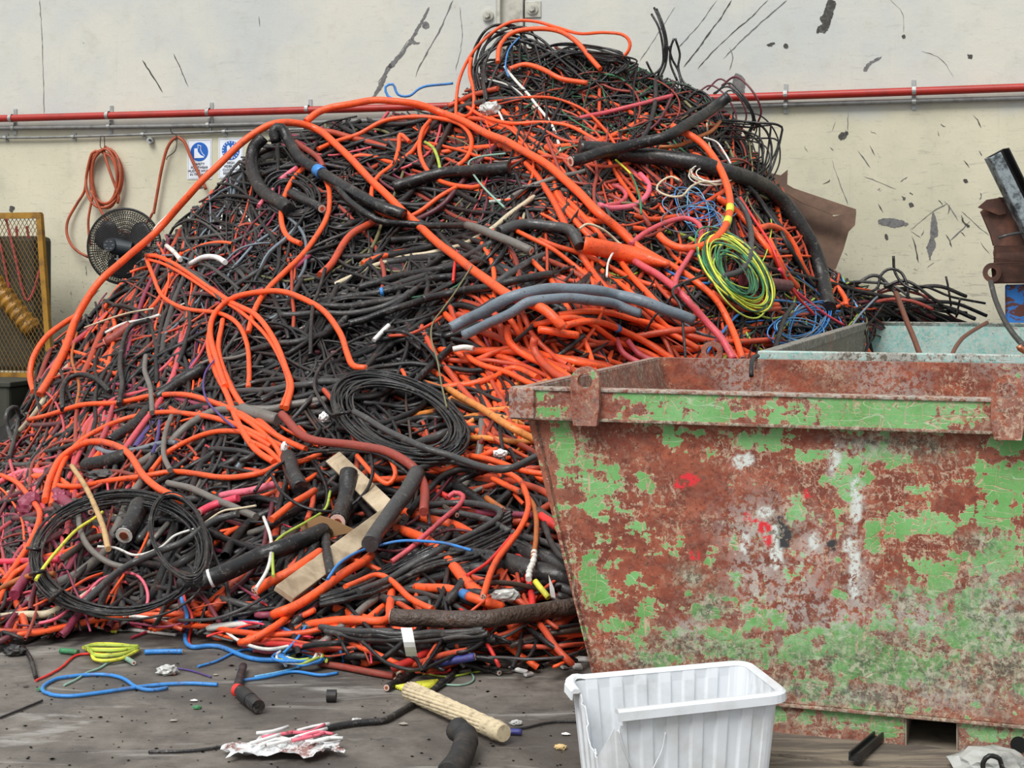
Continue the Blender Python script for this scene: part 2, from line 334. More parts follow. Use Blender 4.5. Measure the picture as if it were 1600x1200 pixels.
def sign(px, py, label, boot):
    u, z = wuz(px, py); s = empty('safety_sign', wpt(u, z), -math.atan2(WL_N[0], WL_N[1])); tag(s, label, 'sign')
    W, H = 0.275, 0.415
    bm = bmesh.new(); bx(bm, (0, -0.003, 0), (W, 0.006, H), bev=0.0025); pn = link('panel', bm_mesh('panel', bm), M_sign, s)
    for a, b, c, d in ((0, H/2-.012, W-.03, .003), (0, -H/2+.012, W-.03, .003), (-W/2+.012, 0, .003, H-.03), (W/2-.012, 0, .003, H-.03)):
        bm = bmesh.new(); bx(bm, (a, -0.0065, b), (c, 0.002, d)); link('border', bm_mesh('border', bm), M_cond, pn)
    a = np.linspace(0, 2*math.pi, 41)[:-1]; R = 0.098; cz = 0.078
    dsc = flat('disc', [(R*math.cos(t), cz+R*math.sin(t)) for t in a], s, M_sblue)
    if boot:
        flat('boot_symbol', [(-.055,.035+cz),(-.02,.035+cz),(-.015,.0+cz),(.015,-.035+cz),(.05,-.05+cz),(.055,-.062+cz),(-.02,-.066+cz),(-.022,-.06+cz),(-.03,-.066+cz),(-.056,-.066+cz)], dsc, M_sign, -.009, -.012)
        O = [(-.018,.07),(.02,.058),(.014,.02),(.03,-.012),(.056,-.04),(.06,-.05)]
        for (x0, z0), (x1, z1) in zip(O[:-1], O[1:]):
            bm = bmesh.new(); cyl(bm, (x0, -.010, z0+cz), (x1, -.010, z1+cz), .0035, n=6); link('boot_outline', bm_mesh('boot_outline', bm), M_sign, dsc)
        bm = bmesh.new(); cyl(bm, (-.018, -.010, .07+cz), (-.012, -.010, .035+cz), .0035, n=6); link('boot_outline', bm_mesh('boot_outline', bm), M_sign, dsc)
        for i, t in enumerate(('SAFETY', 'FOOTWEAR', 'MUST BE WORN', 'IN THIS AREA')): font(t, .035, (0, -.009, -.06-.036*i), s, M_ink)
    else:
        flat('vest_symbol', [(-.04,.045+cz),(-.02,.055+cz),(0,.02+cz),(.02,.055+cz),(.04,.045+cz),(.04,-.045+cz),(-.04,-.045+cz)], dsc, M_sign, -.009, -.012)
        for zz in (-.058, -.07): flat('vest_stripe', [(-.03,zz+.004+cz),(.03,zz+.004+cz),(.03,zz-.003+cz),(-.03,zz-.003+cz)], dsc, M_sign, -.009, -.012)
        for i in range(18):
            t = i*math.pi/9; p0 = np.array([math.cos(t), math.sin(t)]); q = np.array([-p0[1], p0[0]])
            flat('ray_mark', [tuple(p0*.075+q*.003+[0, cz]), tuple(p0*.075-q*.003+[0, cz]), tuple(p0*.093-q*.005+[0, cz]), tuple(p0*.093+q*.005+[0, cz])], dsc, M_sign, -.009, -.012)
        for i, t in enumerate(('HIGH', 'VISIBILITY', 'CLOTHING', 'REQUIRED')): font(t, .035, (0, -.009, -.06-.036*i), s, M_ink)
sign(312, 249, 'white safety sign with a blue boot disc, under the conduit', True)
sign(361, 247, 'white sign with a blue vest disc, half hidden by the heap', False)

# wall fan
u, z = wuz(194, 385, 0.35); fan = empty('wall_fan', wpt(u, z, 0.35), -math.atan2(WL_N[0], WL_N[1])+0.15); tag(fan, 'black caged wall fan beside the left slope of the heap', 'fan')
FR = 0.385
def ring(R, r, y, par, name='guard_ring', n=48):
    a = np.linspace(0, 2*math.pi, n+1)[:-1]; tube_obj(name, [(R*math.cos(t), y, R*math.sin(t)) for t in a], r, M_dark, par, 6, True)
ring(FR, 0.012, 0, fan)
V_, Q_ = [], []; nb = 0
for sgn in (-1, 1):
    for i in range(84):
        t = i*2*math.pi/84; P = [(R*math.cos(t+0.25*(FR-R)), sgn*0.10*math.sin(math.acos(min(1, R/FR))), R*math.sin(t+0.25*(FR-R))) for R in np.linspace(0.06, FR, 8)]
        V, Q = tube_arrays(P, 0.0034, 4); V_.append(V); Q_.append(Q+nb); nb += len(V)
    for R in np.linspace(0.08, FR*0.97, 15):
        a = np.linspace(0, 2*math.pi, 41)[:-1]; V, Q = tube_arrays([(R*math.cos(t), sgn*0.10*math.sin(math.acos(min(1, R/FR))), R*math.sin(t)) for t in a], 0.0028, 4, True); V_.append(V); Q_.append(Q+nb); nb += len(V)
link('guard_wires', quads_mesh('guard_wires', np.vstack(V_), np.vstack(Q_)), M_dark, fan)['kind'] = 'stuff'
M_blade = plain('fan_blade', (58,58,60), 0.4, 0.1, 0.2)
for i in range(3):
    t0 = i*2*math.pi/3+0.5; V = []
    for R in np.linspace(0.05, 0.33, 7):
        wv = 0.25+0.5*math.sin(math.pi*min(1, R/0.36)); 
        for s in np.linspace(-wv, wv, 5): V.append((R*math.cos(t0+s), s*0.06, R*math.sin(t0+s)))
    Fq = [(a*5+b, a*5+b+1, a*5+b+6, a*5+b+5) for a in range(6) for b in range(4)]
    o = link('blade', pyd('blade', V, Fq), M_blade, fan, smooth=True); m = o.modifiers.new('s', 'SOLIDIFY'); m.thickness = 0.004
M_motor = plain('fan_motor', (52,58,64), 0.4, 0.1, 0.2)
bm = bmesh.new(); cyl(bm, (-.06, -.12, 0.0), (.12, -.10, -0.03), .085, .07, 24); cyl(bm, (-.08,-.12,.01), (-.06,-.12,0), .06, .085, 24); link('motor_housing', bm_mesh('motor_housing', bm), M_motor, fan, smooth=False)
bm = bmesh.new(); cyl(bm, (-.075, -.22, 0.01), (-.075, -.12, 0.01), .062, .075, 24); mcap = link('motor_cap', bm_mesh('motor_cap', bm), M_motor, fan)
for i in range(12):
    t = i*math.pi/6; bm = bmesh.new(); bx(bm, (-.075+.04*math.cos(t), -.222, .01+.04*math.sin(t)), (.02, .006, .005), Matrix.Rotation(0, 3, 'Y')); link('vent_slot', bm_mesh('vent_slot', bm), M_galv, mcap) if i % 2 == 0 else bm.free()
bm = bmesh.new(); cyl(bm, (0, .08, -.02), (0, .34, -.1), .025, n=12); bx(bm, (0, .335, -.1), (.12, .02, .2), bev=.005); link('wall_bracket', bm_mesh('wall_bracket', bm), M_dark, fan)
bm = bmesh.new(); cyl(bm, (-.02, -.13, -.09), (-.02, -.13, -.17), .012, n=8); bx(bm, (-.02,-.13,-.13), (.06,.012,.012)); link('adjuster', bm_mesh('adjuster', bm), M_galv, fan)

# hoses hung on the wall
M_hose = plain('terracotta_hose', (178,84,50), 0.5, 0, 0.45, 8, (112,58,40))
def wall_tube(name, label, P, thpx, off, mat, cat='hose', step=4, closed=False, jit=0):
    P = catmull(pts(P) if isinstance(P, str) else P, step, closed); t = np.linspace(0, 40, len(P))
    Q = [wpt(*wuz(x, y, off), off) for x, y in P]; Q = [(q[0]-WL_N[0]*jit*math.sin(a), q[1]-WL_N[1]*jit*math.sin(a), q[2]) for q, a in zip(Q, t)]
    return tag(tube_obj(name, Q, thpx/2*14.8/F, mat, k=8, closed=closed), label, cat)
P = []
for i in range(4*14):
    a = -math.pi/2+i*2*math.pi/14; k = i//14; P.append((162+(28-2.5*k)*math.cos(a)+(k % 2)*3, 279+(46-3*(k % 3))*math.sin(a)-(4 if k == 1 else 0)))
P = [(184, 318), (185, 300)] + P + [(146, 240), (136, 270), (130, 298), (118, 318), (106, 342), (105, 362), (112, 380), (124, 393), (140, 402)]
wall_tube('garden_hose', 'brown orange hose coiled on a wire hook on the wall', P, 4.6, 0.07, M_hose, jit=0.03)
wall_tube('garden_hose', 'orange hose end dropping from the coil behind the fan, left strand', '146,300 141,325 138,345 139,368 142,384', 4.2, 0.10, M_hose)
wall_tube('garden_hose', 'orange hose swinging behind the fan guard', '142,298 152,318 163,338 180,356 205,366 228,350 240,330', 4.2, 0.12, M_hose)
wall_tube('garden_hose', 'single orange hose looped over a wire hook beside the boot sign', '240,334 246,300 253,262 262,230 275,215 288,222 298,245 312,275 322,296', 5, 0.06, M_hose)
for s, lb in (('157,213 157,230 163,232 163,213', 'wire hook holding the coiled hose'), ('266,198 268,207 276,212 274,220', 'wire hook holding the single looped hose'),
              ('277,215 274,235 262,245 260,250', 'loose wire tail hanging beside the single hose')):
    wall_tube('wire_hook', lb, s, 1.4, 0.09, M_dark, 'hook', 3)
u, z = wuz(237, 220); hk = empty('wall_hook', wpt(u, z)); tag(hk, 'small pale hook plate under the thin conduit', 'hook')
bm = bmesh.new(); cyl(bm, (0,0,0), (-.01,-.05,0), .035, n=14); link('plate', bm_mesh('plate', bm), M_galv, hk)
bm = bmesh.new(); cyl(bm, (0,-.05,-.0), (0,-.09,-.0), .012, n=8); link('peg', bm_mesh('peg', bm), M_dark, hk)

# yellow mesh cage at the far left with its contents
M_yel = plain('yellow_paint', (164,120,34), 0.5, 0, 0.5, 9, (96,66,30)); M_gpan = plain('green_tarp', (62,62,52), 0.7, 0, 0.4, 5, (34,38,36))
u0, z1 = wuz(-60, 338, 0.9); u1, _ = wuz(62, 338, 0.9); _, z0 = wuz(80, 588, 0.9)
cg = empty('mesh_cage', wpt(u0, 0, 0.9), -math.atan2(WL_N[0], WL_N[1])); tag(cg, 'yellow framed wire mesh cage at the far left of the wall', 'cage')
Wc = u1-u0; lean = 0.13
def bar(par, a, b, r, mat, name='frame_bar'):
    bm = bmesh.new(); d = Vector(b)-Vector(a); vs = bx(bm, (0,0,0), (r*2, r*2, d.length+r)); bmesh.ops.transform(bm, matrix=Matrix.Translation((Vector(a)+Vector(b))/2) @ d.to_track_quat('Z', 'Y').to_matrix().to_4x4(), verts=vs); return link(name, bm_mesh(name, bm), mat, par)
bar(cg, (0,0,z1), (Wc,0,z1), .03, M_yel); bar(cg, (Wc,0,z1), (Wc+lean,0,z0), .028, M_yel); bar(cg, (0,0,z0), (Wc+lean,0,z0), .03, M_yel); bar(cg, (0,0,z1), (0,0,z0), .028, M_yel)
bar(cg, (0,0,0.0), (0,0,z0), .028, M_yel, 'leg'); bar(cg, (Wc+lean,0,0.0), (Wc+lean,0,z0), .028, M_yel, 'leg')
V_, Q_ = [], []; nb = 0; Hc = z1-z0; sp = 0.046
for i in range(int((Wc+Hc*0.6)/sp)+1):
    for sg in (1, -1):
        x0 = i*sp-Hc*0.6 if sg > 0 else i*sp; x1 = x0+sg*Hc*0.6; A, B = np.array([x0, z0]), np.array([x1, z1])
        ts = np.linspace(0, 1, 60); X = A[0]+(B[0]-A[0])*ts; Z = z0+Hc*ts; ok = (X > 0) & (X < Wc+lean*(z1-Z)/Hc)
        if ok.sum() < 2: continue
        X, Z = X[ok][[0, -1]], Z[ok][[0, -1]]
        V, Q = tube_arrays([(X[0], 0, Z[0]), (X[1], 0, Z[1])], 0.0035, 4); V_.append(V); Q_.append(Q+nb); nb += len(V)
o = link('mesh_wire', quads_mesh('mesh_wire', np.vstack(V_), np.vstack(Q_)), plain('mesh_wire', (134,104,52), 0.6, 0.3, 0.4), cg); o['kind'] = 'stuff'
bm = bmesh.new(); bx(bm, (Wc*.45, .26, z0+.72), (Wc*0.84, .34, 1.36), bev=.05); o = link('stored_sack', bm_mesh('stored_sack', bm), M_gpan, cg)
Mrope = sheath('maroon')
for a in ((.45,.1,.55), (.62,.08,.5), (.30,.12,.7)):
    P = catmull([(Wc*a[0]-.1, a[1], z1), (Wc*a[0]+.02, a[1]-.04, z1-.35), (Wc*a[0]+.15, a[1], z1-a[2]-.35), (Wc*a[0]+.3, a[1]+.03, z1-a[2]+.1), (Wc*a[0]+.28, a[1], z1-.1)], .06); tube_obj('hanging_rope', P, .014, sheath('pink'), cg, 6)
P = catmull([(Wc*.1, .1, z1-.35), (Wc*.45, .08, z1-.75), (Wc*.85, .1, z1-1.15)], .02); rr = .1+.012*np.sin(np.arange(len(P))*1.6); tube_obj('corrugated_hose', P, rr, plain('mustard_plastic', (160,112,26), 0.5, 0, 0.4), cg, 14)
u0, z1 = wuz(-80, 594, 1.3); u1, _ = wuz(52, 594, 1.3)
tb = empty('storage_tub', wpt((u0+u1)/2, 0, 1.3), -math.atan2(WL_N[0], WL_N[1])); tag(tb, 'dark green tub under the yellow cage', 'tub')
bm = bmesh.new(); bx(bm, (0,-.1,z1/2), (u1-u0, .6, z1), bev=.03); link('tub_body', bm_mesh('tub_body', bm), M_gpan, tb)
bm = bmesh.new(); bx(bm, (0,-.1,z1), (u1-u0+.04, .64, .05), bev=.01); link('rim', bm_mesh('rim', bm), M_gpan, tb)

# ------------------------------------------------------------ skips
def m_skip(name, rust1, rust2, pa, pb, edge, interior=False):
    n = NT(name); at_ = n.attr('paint').outputs['Color']; r, g, b = n.sep(at_)[:3]
    ctr = lambda v, k: n.math('MULTIPLY', n.math('SUBTRACT', v, 0.5), k)
    def lines(sc, stretch, eps, rot=0.0, detail=1.5, dist=0.3):
        return n.step(n.math('ABSOLUTE', n.math('SUBTRACT', n.noise(sc, detail, 0.5, dist, n.map(stretch, (0, rot, 0))), 0.5)), 0.0, eps, 1, 0)
    big = n.noise(2.6, 6, 0.6, 0.5); med = n.noise(9, 6, 0.65, 0.3, n.map((1, 1, 1.5))); hi = n.noise(28, 5, 0.7, 0.2, n.map((1.2, 1, 0.9))); fine = n.noise(80, 4, 0.7, 0.2)
    gate = n.step(n.noise(5, 4, 0.6, 0, n.map((1, 1, 1), (0, 0, 0), (3, 1, 7))), 0.40, 0.62)
    rust = n.mix(n.step(med, 0.35, 0.68), lin(rust1), lin(rust2)); rust = n.mix(n.step(big, 0.52, 0.7, 0, 0.45), rust, lin((96,52,42)))
    rust = n.mix(n.step(n.noise(1.7, 3, 0.5, 0, n.map((1, 1, 1), (0, 0, 0), (5, 5, 5))), 0.55, 0.7, 0, 0.5), rust, lin((150,98,78)))
    fl = n.math('MULTIPLY', n.step(n.noise(48, 6, 0.75, 0.3), 0.525, 0.57), gate); rust = n.mix(n.math('MULTIPLY', fl, 0.7), rust, lin(edge))
    rust = n.mix(n.math('MULTIPLY', n.step(n.noise(60, 5, 0.72, 0.5, n.map((1, 1, 1), (0, 0, 0), (2, 2, 2))), 0.54, 0.60), 0.65), rust, lin((84,42,32)))
    rust = n.mix(n.math('MULTIPLY', n.math('MULTIPLY', lines(24, (1, 1, 1), 0.014), gate), 0.55), rust, lin(edge)); rust = n.mix(n.math('MULTIPLY', n.math('MULTIPLY', lines(7, (1.6, 1, 0.5), 0.005, 0.5), gate), 0.6), rust, lin(edge))
    green = n.mix(n.step(n.noise(6, 5), 0.35, 0.7), lin(pa), lin(pb)); green = n.mix(n.step(fine, 0.60, 0.68, 0, 0.45), green, lin(edge))
    green = n.mix(n.math('MULTIPLY', lines(9, (0.5, 1, 1.8), 0.010), 0.6), green, lin((196,210,180)))
    p = n.math('ADD', n.math('ADD', ctr(big, 0.55), ctr(med, 0.8)), n.math('ADD', ctr(hi, 0.75), ctr(r, 0.62)))
    hs = n.noise(7, 5, 0.68, 0.1, n.map((0.45, 1, 2.6), (0, 0, 0), (9, 0, 1))); vs = n.noise(7, 5, 0.68, 0.1, n.map((2.6, 1, 0.4), (0, 0, 0), (2, 0, 5)))
    p = n.math('ADD', p, n.math('ADD', ctr(hs, 0.75), ctr(vs, 0.55)))
    p = n.math('SUBTRACT', p, n.math('MULTIPLY', fl, 0.035))
    e = n.step(p, 0.025, 0.04); gm = n.step(p, 0.055, 0.062)
    cr = n.math('MAXIMUM', n.math('MAXIMUM', n.math('MULTIPLY', lines(8, (2.2, 1, 0.5), 0.014), n.step(hi, 0.42, 0.52)), lines(7, (0.45, 1, 2.0), 0.007, 0.2)), n.math('MULTIPLY', lines(17, (1, 1, 1), 0.018), gate))
    gm = n.math('MULTIPLY', gm, n.math('SUBTRACT', 1.0, n.math('MULTIPLY', cr, 0.9))); scr = fl
    c = n.mix(n.math('MULTIPLY', e, n.step(hi, 0.42, 0.55, 0.2, 0.9)), rust, lin(edge)); c = n.mix(gm, c, green)
    wm = n.math('MULTIPLY', b, n.step(n.noise(40, 6, 0.7, 0.3), 0.45, 0.54)); c = n.mix(n.math('MULTIPLY', wm, 0.72), c, lin((196,198,192)))
    gr = n.math('MULTIPLY', g, n.step(n.noise(24, 7, 0.72, 0.3), 0.40, 0.60, 0.35, 1)); grc = n.mix(n.step(n.noise(55, 6, 0.72, 0.4), 0.44, 0.60), lin((74,78,66)), lin((150,150,128)))
    c = n.mix(n.math('MULTIPLY', gr, 0.85), c, grc); c = n.mix(n.math('MULTIPLY', n.math('MULTIPLY', g, n.step(n.noise(36, 6, 0.74, 0.3, n.map((1, 1, 1), (0, 0, 0), (6, 6, 6))), 0.52, 0.58)), 0.55), c, lin((196,194,172)))
    tg = n.attr('tag'); c = n.mix(n.math('MULTIPLY', tg.outputs['Alpha'], n.step(n.noise(32, 6, 0.7, 0.3), 0.44, 0.52)), c, tg.outputs['Color'])
    return n.done(c, n.step(gm, 0, 1, 0.85, 0.5), 0, n.math('ADD', scr, gm), 0.35, 0.006)
GREEN = m_skip('worn_green_paint', (118,54,40), (164,86,60), (98,160,82), (122,184,112), (206,178,152))
def paint(o, fn, tagfn=None):
    me = o.data; a = me.color_attributes.new('paint', 'FLOAT_COLOR', 'POINT'); t = me.color_attributes.new('tag', 'FLOAT_COLOR', 'POINT')
    for i, v in enumerate(me.vertices):
        a.data[i].color = (*fn(v.co), 1); t.data[i].color = tagfn(v.co) if tagfn else (0, 0, 0, 0)
def slab(name, pa, pb, pc, pd_, th, mat, par, nu=2, nv=2):
    """panel through four corners (a bottom-left, b bottom-right, c top-right, d top-left), thickened away from its front"""
    A, B, C_, D = map(Vector, (pa, pb, pc, pd_)); nrm = (B-A).cross(D-A).normalized(); V = []
    for k in (0, 1):
        for j in range(nv):
            for i in range(nu):
                s, t = i/(nu-1), j/(nv-1); V.append(A*(1-s)*(1-t)+B*s*(1-t)+C_*s*t+D*(1-s)*t-nrm*th*k)
    m = nu*nv; Fq = []
    for j in range(nv-1):
        for i in range(nu-1):
            q = j*nu+i; Fq.append((q, q+1, q+nu+1, q+nu)); Fq.append((m+q, m+q+nu, m+q+nu+1, m+q+1))
    for i in range(nu-1): Fq += [(i, m+i, m+i+1, i+1), (m-nu+i, m-nu+i+1, 2*m-nu+i+1, 2*m-nu+i)]
    for j in range(nv-1): Fq += [(j*nu, (j+1)*nu, m+(j+1)*nu, m+j*nu), (j*nu+nu-1, m+j*nu+nu-1, m+(j+1)*nu+nu-1, (j+1)*nu+nu-1)]
    return link(name, pyd(name, V, Fq), mat, par)
def lug(par, x, y, z, mat, w_=0.105, below=0.16, above=0.085, th=0.03, hole=0.028):
    """lifting lug: plate with rounded top and a through hole"""
    n = 24; hx = w_/2; out = []
    for i in range(n):
        t = 2*math.pi*i/n; c, s = math.cos(t), math.sin(t)
        if s >= 0: out.append((hx*c, hx*s*1.0))
        else:
            k = min(hx/abs(c) if abs(c) > 1e-6 else 9, (below)/abs(s)); out.append((c*k, s*k))
    zc = above-hx; V = []
    for yy in (-th/2, th/2):
        V += [(x+a, y+yy, z+zc+b) for a, b in out]; V += [(x+hole*math.cos(2*math.pi*i/n), y+yy, z+zc+hole*math.sin(2*math.pi*i/n)) for i in range(n)]
    Fq = []
    for i in range(n):
        j = (i+1) % n; Fq += [(i, j, n+j, n+i), (2*n+i, 3*n+i, 3*n+j, 2*n+j), (i, 2*n+i, 2*n+j, j), (n+i, n+j, 3*n+j, 3*n+i)]
    o = link('lifting_lug', pyd('lifting_lug', V, Fq), mat, par); paint(o, lambda c: (0.16, 0.15, 0.15)); return o
HL, HD = 1.13, 1.11; cu, cn = -0.61, 6.21
p0 = cu*SK_U+cn*SK_N
gs = empty('waste_skip', (p0[0], p0[1], 0), -math.atan2(SK_N[0], SK_N[1])); tag(gs, 'large rusty green steel skip in the right foreground', 'skip')
def sk_local(px, py, N=5.15):
    d = N/(SK_N[0]*ray(px)+SK_N[1]); x = ray(px)*d; return x*SK_U[0]+d*SK_U[1]-cu, EYE+(HZ-py)/F*d
GB = [(878,705,18,16),(900,735,20,24),(880,720,10,30),(965,745,24,30),(1000,745,28,20),(1010,765,18,12),(925,790,12,14),(945,812,10,8),(978,800,12,10),(940,845,16,14),(1000,830,22,16),(930,870,16,8),
 (930,920,18,35),(990,905,12,14),(870,680,20,12),(960,675,40,10),(1050,680,40,14),(1010,655,60,10),(1245,795,16,20),(1190,690,50,14),(1270,712,30,18),(1330,730,40,26),(1395,720,30,14),(1370,700,40,14),
 (1430,765,16,6),(1540,740,30,16),(1580,745,26,24),(1570,700,30,14),(1545,800,34,14),(1420,825,22,10),(1365,850,14,18),(1440,885,34,10),(1470,915,20,16),(1560,890,40,40),(1520,930,24,18),(1505,870,16,12),
 (1000,960,20,10),(970,975,26,8),(1060,990,40,12),(1110,1000,40,26),(1160,1010,50,28),(1240,1020,60,28),(1330,1000,60,20),(1480,985,60,30),(1380,1040,80,18),(1270,1070,40,14),(1560,1000,30,30),(1590,1070,30,30),(1030,1020,40,20),(1100,960,30,14),
 (1075,930,12,10),(1085,950,12,8),(1220,960,14,16),(1150,905,10,14),(1560,780,20,20),(1330,760,18,20),(1290,745,20,10),(1480,830,20,8)]
RB = [(1080,720,80,60),(1180,740,60,40),(1440,730,60,40),(1120,850,60,90),(950,1000,18,40),(930,1030,20,30),(1300,870,60,60),(1260,700,30,10),(1400,860,60,12),(1480,760,40,20),(1050,900,40,40),(860,760,8,60),(1220,840,50,40)]
WB = [(1160,722,14,12),(1303,730,10,30),(1338,770,14,30),(1335,860,10,60),(1340,930,20,60),(1190,830,60,50),(1270,860,30,40),(1240,930,50,60),(1180,900,40,60),(1300,960,60,30),(1420,960,60,30),(1340,700,40,14),(1080,985,30,20),(1480,1080,80,26),(1320,1085,70,14),(1560,960,40,60)]
DB = [(1440,700,40,16),(1215,830,24,22),(1540,845,28,18),(1420,940,30,24),(1540,970,60,60),(1080,1010,60,24),(1010,1030,50,14),(1480,1040,110,36),(1350,1085,70,16),(1585,1000,40,70),(1110,950,30,30),(1350,1040,140,30),(1080,900,24,20),(1560,1050,60,40),(1380,690,60,12)]
def blobs(L, u, z): return max([0]+[math.exp(-(((u-a)/c)**2+((z-b)/d)**2)) for a, b, c, d in L])
def tosk(L):
    out = []
    for x, y, rx, ry in L: a, b = sk_local(x, y); out.append((a, b, rx*5.1/F*1.05, ry*5.1/F*1.05))
    return out
GBl, RBl, WBl, DBl = map(tosk, (GB, RB, WB, DB+[(1450,1040,170,50),(1300,1085,120,22),(1560,1010,70,90),(1120,1020,100,26),(1000,1030,60,16)]))
def pfront(co):
    u, z = co.x, co.z; g = blobs(GBl, u, z); r = blobs(RBl, u, z)
    return (min(1, max(0, 0.43+0.40*g-0.18*r*(1-g)-0.05*max(0, min(1, (.55-z)*2)))), min(1, blobs(DBl, u, z)*1.1+0.08), blobs(WBl, u, z)*0.9)
TG = tosk([(1200,838,9,18),(1196,826,14,10),(1182,818,16,7),(1168,806,8,8),(1075,750,20,11),(1060,760,10,8),(1085,868,9,9),(1265,770,8,8)]); TW = tosk([(1163,848,7,20),(1212,870,12,22),(1210,838,7,20),(1196,800,12,10),(1303,715,9,22),(1334,890,9,50),(1338,780,9,40),(1158,722,13,11),(1170,718,8,10),(1272,846,8,15),(1325,852,10,12)]); TK = tosk([(1226,838,15,20),(1218,812,14,8),(1300,852,9,9)])
def tfront(co):
    r, w_, k = blobs(TG, co.x, co.z), blobs(TW, co.x, co.z), blobs(TK, co.x, co.z)
    m = max((r, 0), (w_, 1), (k, 2)); cols = (lin((214,48,56)), lin((206,212,206)), lin((56,56,58)))
    return (*cols[m[1]], 1.0 if m[0] > 0.45 else 0.0)
ht, hb = HL-0.045, 0.80; fy = -(HD-0.05); ZR, ZB = 1.20, 1.095
o = slab('front_panel', (-hb-.02, fy, 0.11), (hb+.02, fy, 0.11), (ht, fy, ZB), (-ht, fy, ZB), 0.012, GREEN, gs, 170, 100); paint(o, pfront, tfront)
def pin(co): return (0.08+0.10*math.sin(co.x*3), 0.25 if abs(co.x+0.2) < .1 else 0.1, 0.55*(math.sin(co.x*9+co.z*7) > 0.2))
o = slab('back_panel', (-hb-.02, -fy-.012, 0.11), (hb+.02, -fy-.012, 0.11), (ht, -fy-.012, ZR), (-ht, -fy-.012, ZR), 0.012, GREEN, gs, 20, 12); paint(o, pin)
for sx in (-1, 1):
    a = (sx*(hb+.02), fy, 0.11); b = (sx*(hb+.02), -fy, 0.11); c = (sx*ht, -fy, ZR); d = (sx*ht, fy, ZR)
    o = slab('end_panel', *( (b, a, d, c) if sx < 0 else (a, b, c, d)), 0.012, GREEN, gs, 12, 10); paint(o, lambda co: (0.12, 0.45, 0.1))
M_pok = plain('pocket_steel_lightened', (150,140,124), .8, 0, .4, 12)  # steel colour lightened to stand in for light that barely enters the pockets
bm = bmesh.new(); bx(bm, (0, 0, .12), (2*hb, -2*fy, .012)); o = link('floor_plate', bm_mesh('floor_plate', bm), GREEN, gs); paint(o, lambda c: (0.05, .5, 0))
# rim: front beam, back beam, two side beams; each a grid so the paint can vary
ph = lambda co: (min(1, 0.64+0.16*math.exp(-((co.x-.25)/.45)**2)+0.1*math.sin(co.x*9)-(0.5 if co.x < -1.03 else 0)-.4*math.exp(-((co.x+.84)/.10)**2)-(0.55 if co.x > .54 else 0)), 0.12, 0.1)
o = slab('rim_front', (-HL, -HD, ZB), (HL, -HD, ZB), (HL, -HD, ZR-.008), (-HL, -HD, ZR-.008), 0.06, GREEN, gs, 130, 8); paint(o, ph)
bm = bmesh.new(); bx(bm, (0, -HD+.03, ZR-.002), (2*HL, .075, .012), bev=.003); o = link('rim_cap', bm_mesh('rim_cap', bm), GREEN, gs); paint(o, lambda c: (0.02, .5, .8))
bm = bmesh.new(); bx(bm, (0, -HD+.012, ZB-.004), (2*HL, .03, .012), bev=.003); o = link('rim_lip', bm_mesh('rim_lip', bm), GREEN, gs); paint(o, lambda c: (0.1, .9, .1))
bm = bmesh.new(); bx(bm, (0, HD-.03, ZR-.05), (2*HL, .06, .1), bev=.006); o = link('rim_back', bm_mesh('rim_back', bm), GREEN, gs); paint(o, lambda c: (0.05, .3, .3))
for sx in (-1, 1):
    bm = bmesh.new(); bx(bm, (sx*(HL-.03), 0, ZR-.05), (.06, 2*HD-.13, .1), bev=.006); o = link('rim_side', bm_mesh('rim_side', bm), GREEN, gs); paint(o, lambda c: (0.05, .4, .5))
for u_ in (-1.45, -0.016): lug(gs, u_-cu, -HD-.018, ZR, GREEN)
lug(gs, -1.43-cu, HD+.0, ZR, GREEN)
bm = bmesh.new(); bx(bm, (-HL+.045, -HD+.0, ZR-.055), (.095, .035, .11), bev=.004); o = link('corner_plate', bm_mesh('corner_plate', bm), GREEN, gs); paint(o, lambda c: (0.08, .1, .5))
# base frame with fork pockets and a black disc for the round drain hole
pk = [sk_local(1414, 1140)[0], sk_local(1496, 1140)[0]]; pc = (pk[0]+pk[1])/2; pw = pk[1]-pk[0]; pcs = (-.52, pc)
segs = [(-hb, pcs[0]-pw/2), (pcs[0]+pw/2, pc-pw/2), (pc+pw/2, hb)]
pbf = lambda c: (0.62 if c.z > .05 else .3, 0.35, 0.15)
for a, b in segs: 
    o = slab('base_rail', (a, fy+.01, 0), (b, fy+.01, 0), (b, fy+.01, .115), (a, fy+.01, .115), .012, GREEN, gs, 24, 5); paint(o, pbf)
    o = slab('base_rail', (b, -fy-.01, 0), (a, -fy-.01, 0), (a, -fy-.01, .115), (b, -fy-.01, .115), .012, GREEN, gs, 4, 3); paint(o, pbf)
for s in pcs:
    for q in (-1, 1):
        bm = bmesh.new(); bx(bm, (s+q*pw/2, 0, .057), (.008, -2*fy-.02, .115)); o = link('pocket_side', bm_mesh('pocket_side', bm), M_pok, gs)
    bm = bmesh.new(); bx(bm, (s, 0, .11), (pw, -2*fy-.02, .008)); bx(bm, (s, 0, .004), (pw, -2*fy-.02, .006)); link('pocket_plate', bm_mesh('pocket_plate', bm), M_pok, gs)
    bm = bmesh.new(); bx(bm, (s, .3, .057), (pw, .01, .11)); link('pocket_back', bm_mesh('pocket_back', bm), M_pok, gs)
bm = bmesh.new(); bx(bm, (0, fy-.002, .118), (2*hb+.06, .02, .010), bev=.002); o = link('base_seam', bm_mesh('base_seam', bm), GREEN, gs); paint(o, lambda c: (0.1, .8, .3))
hx, _ = sk_local(1592, 1163); bm = bmesh.new(); cyl(bm, (hx, fy+.012, .055), (hx, fy+.004, .055), .027, n=24); link('drain_hole_disc', bm_mesh('drain_hole_disc', bm), plain('hole_black', (8,8,8), 0.9, 0, 0), gs)  # no opening cut: black disc paints the shade inside the hole
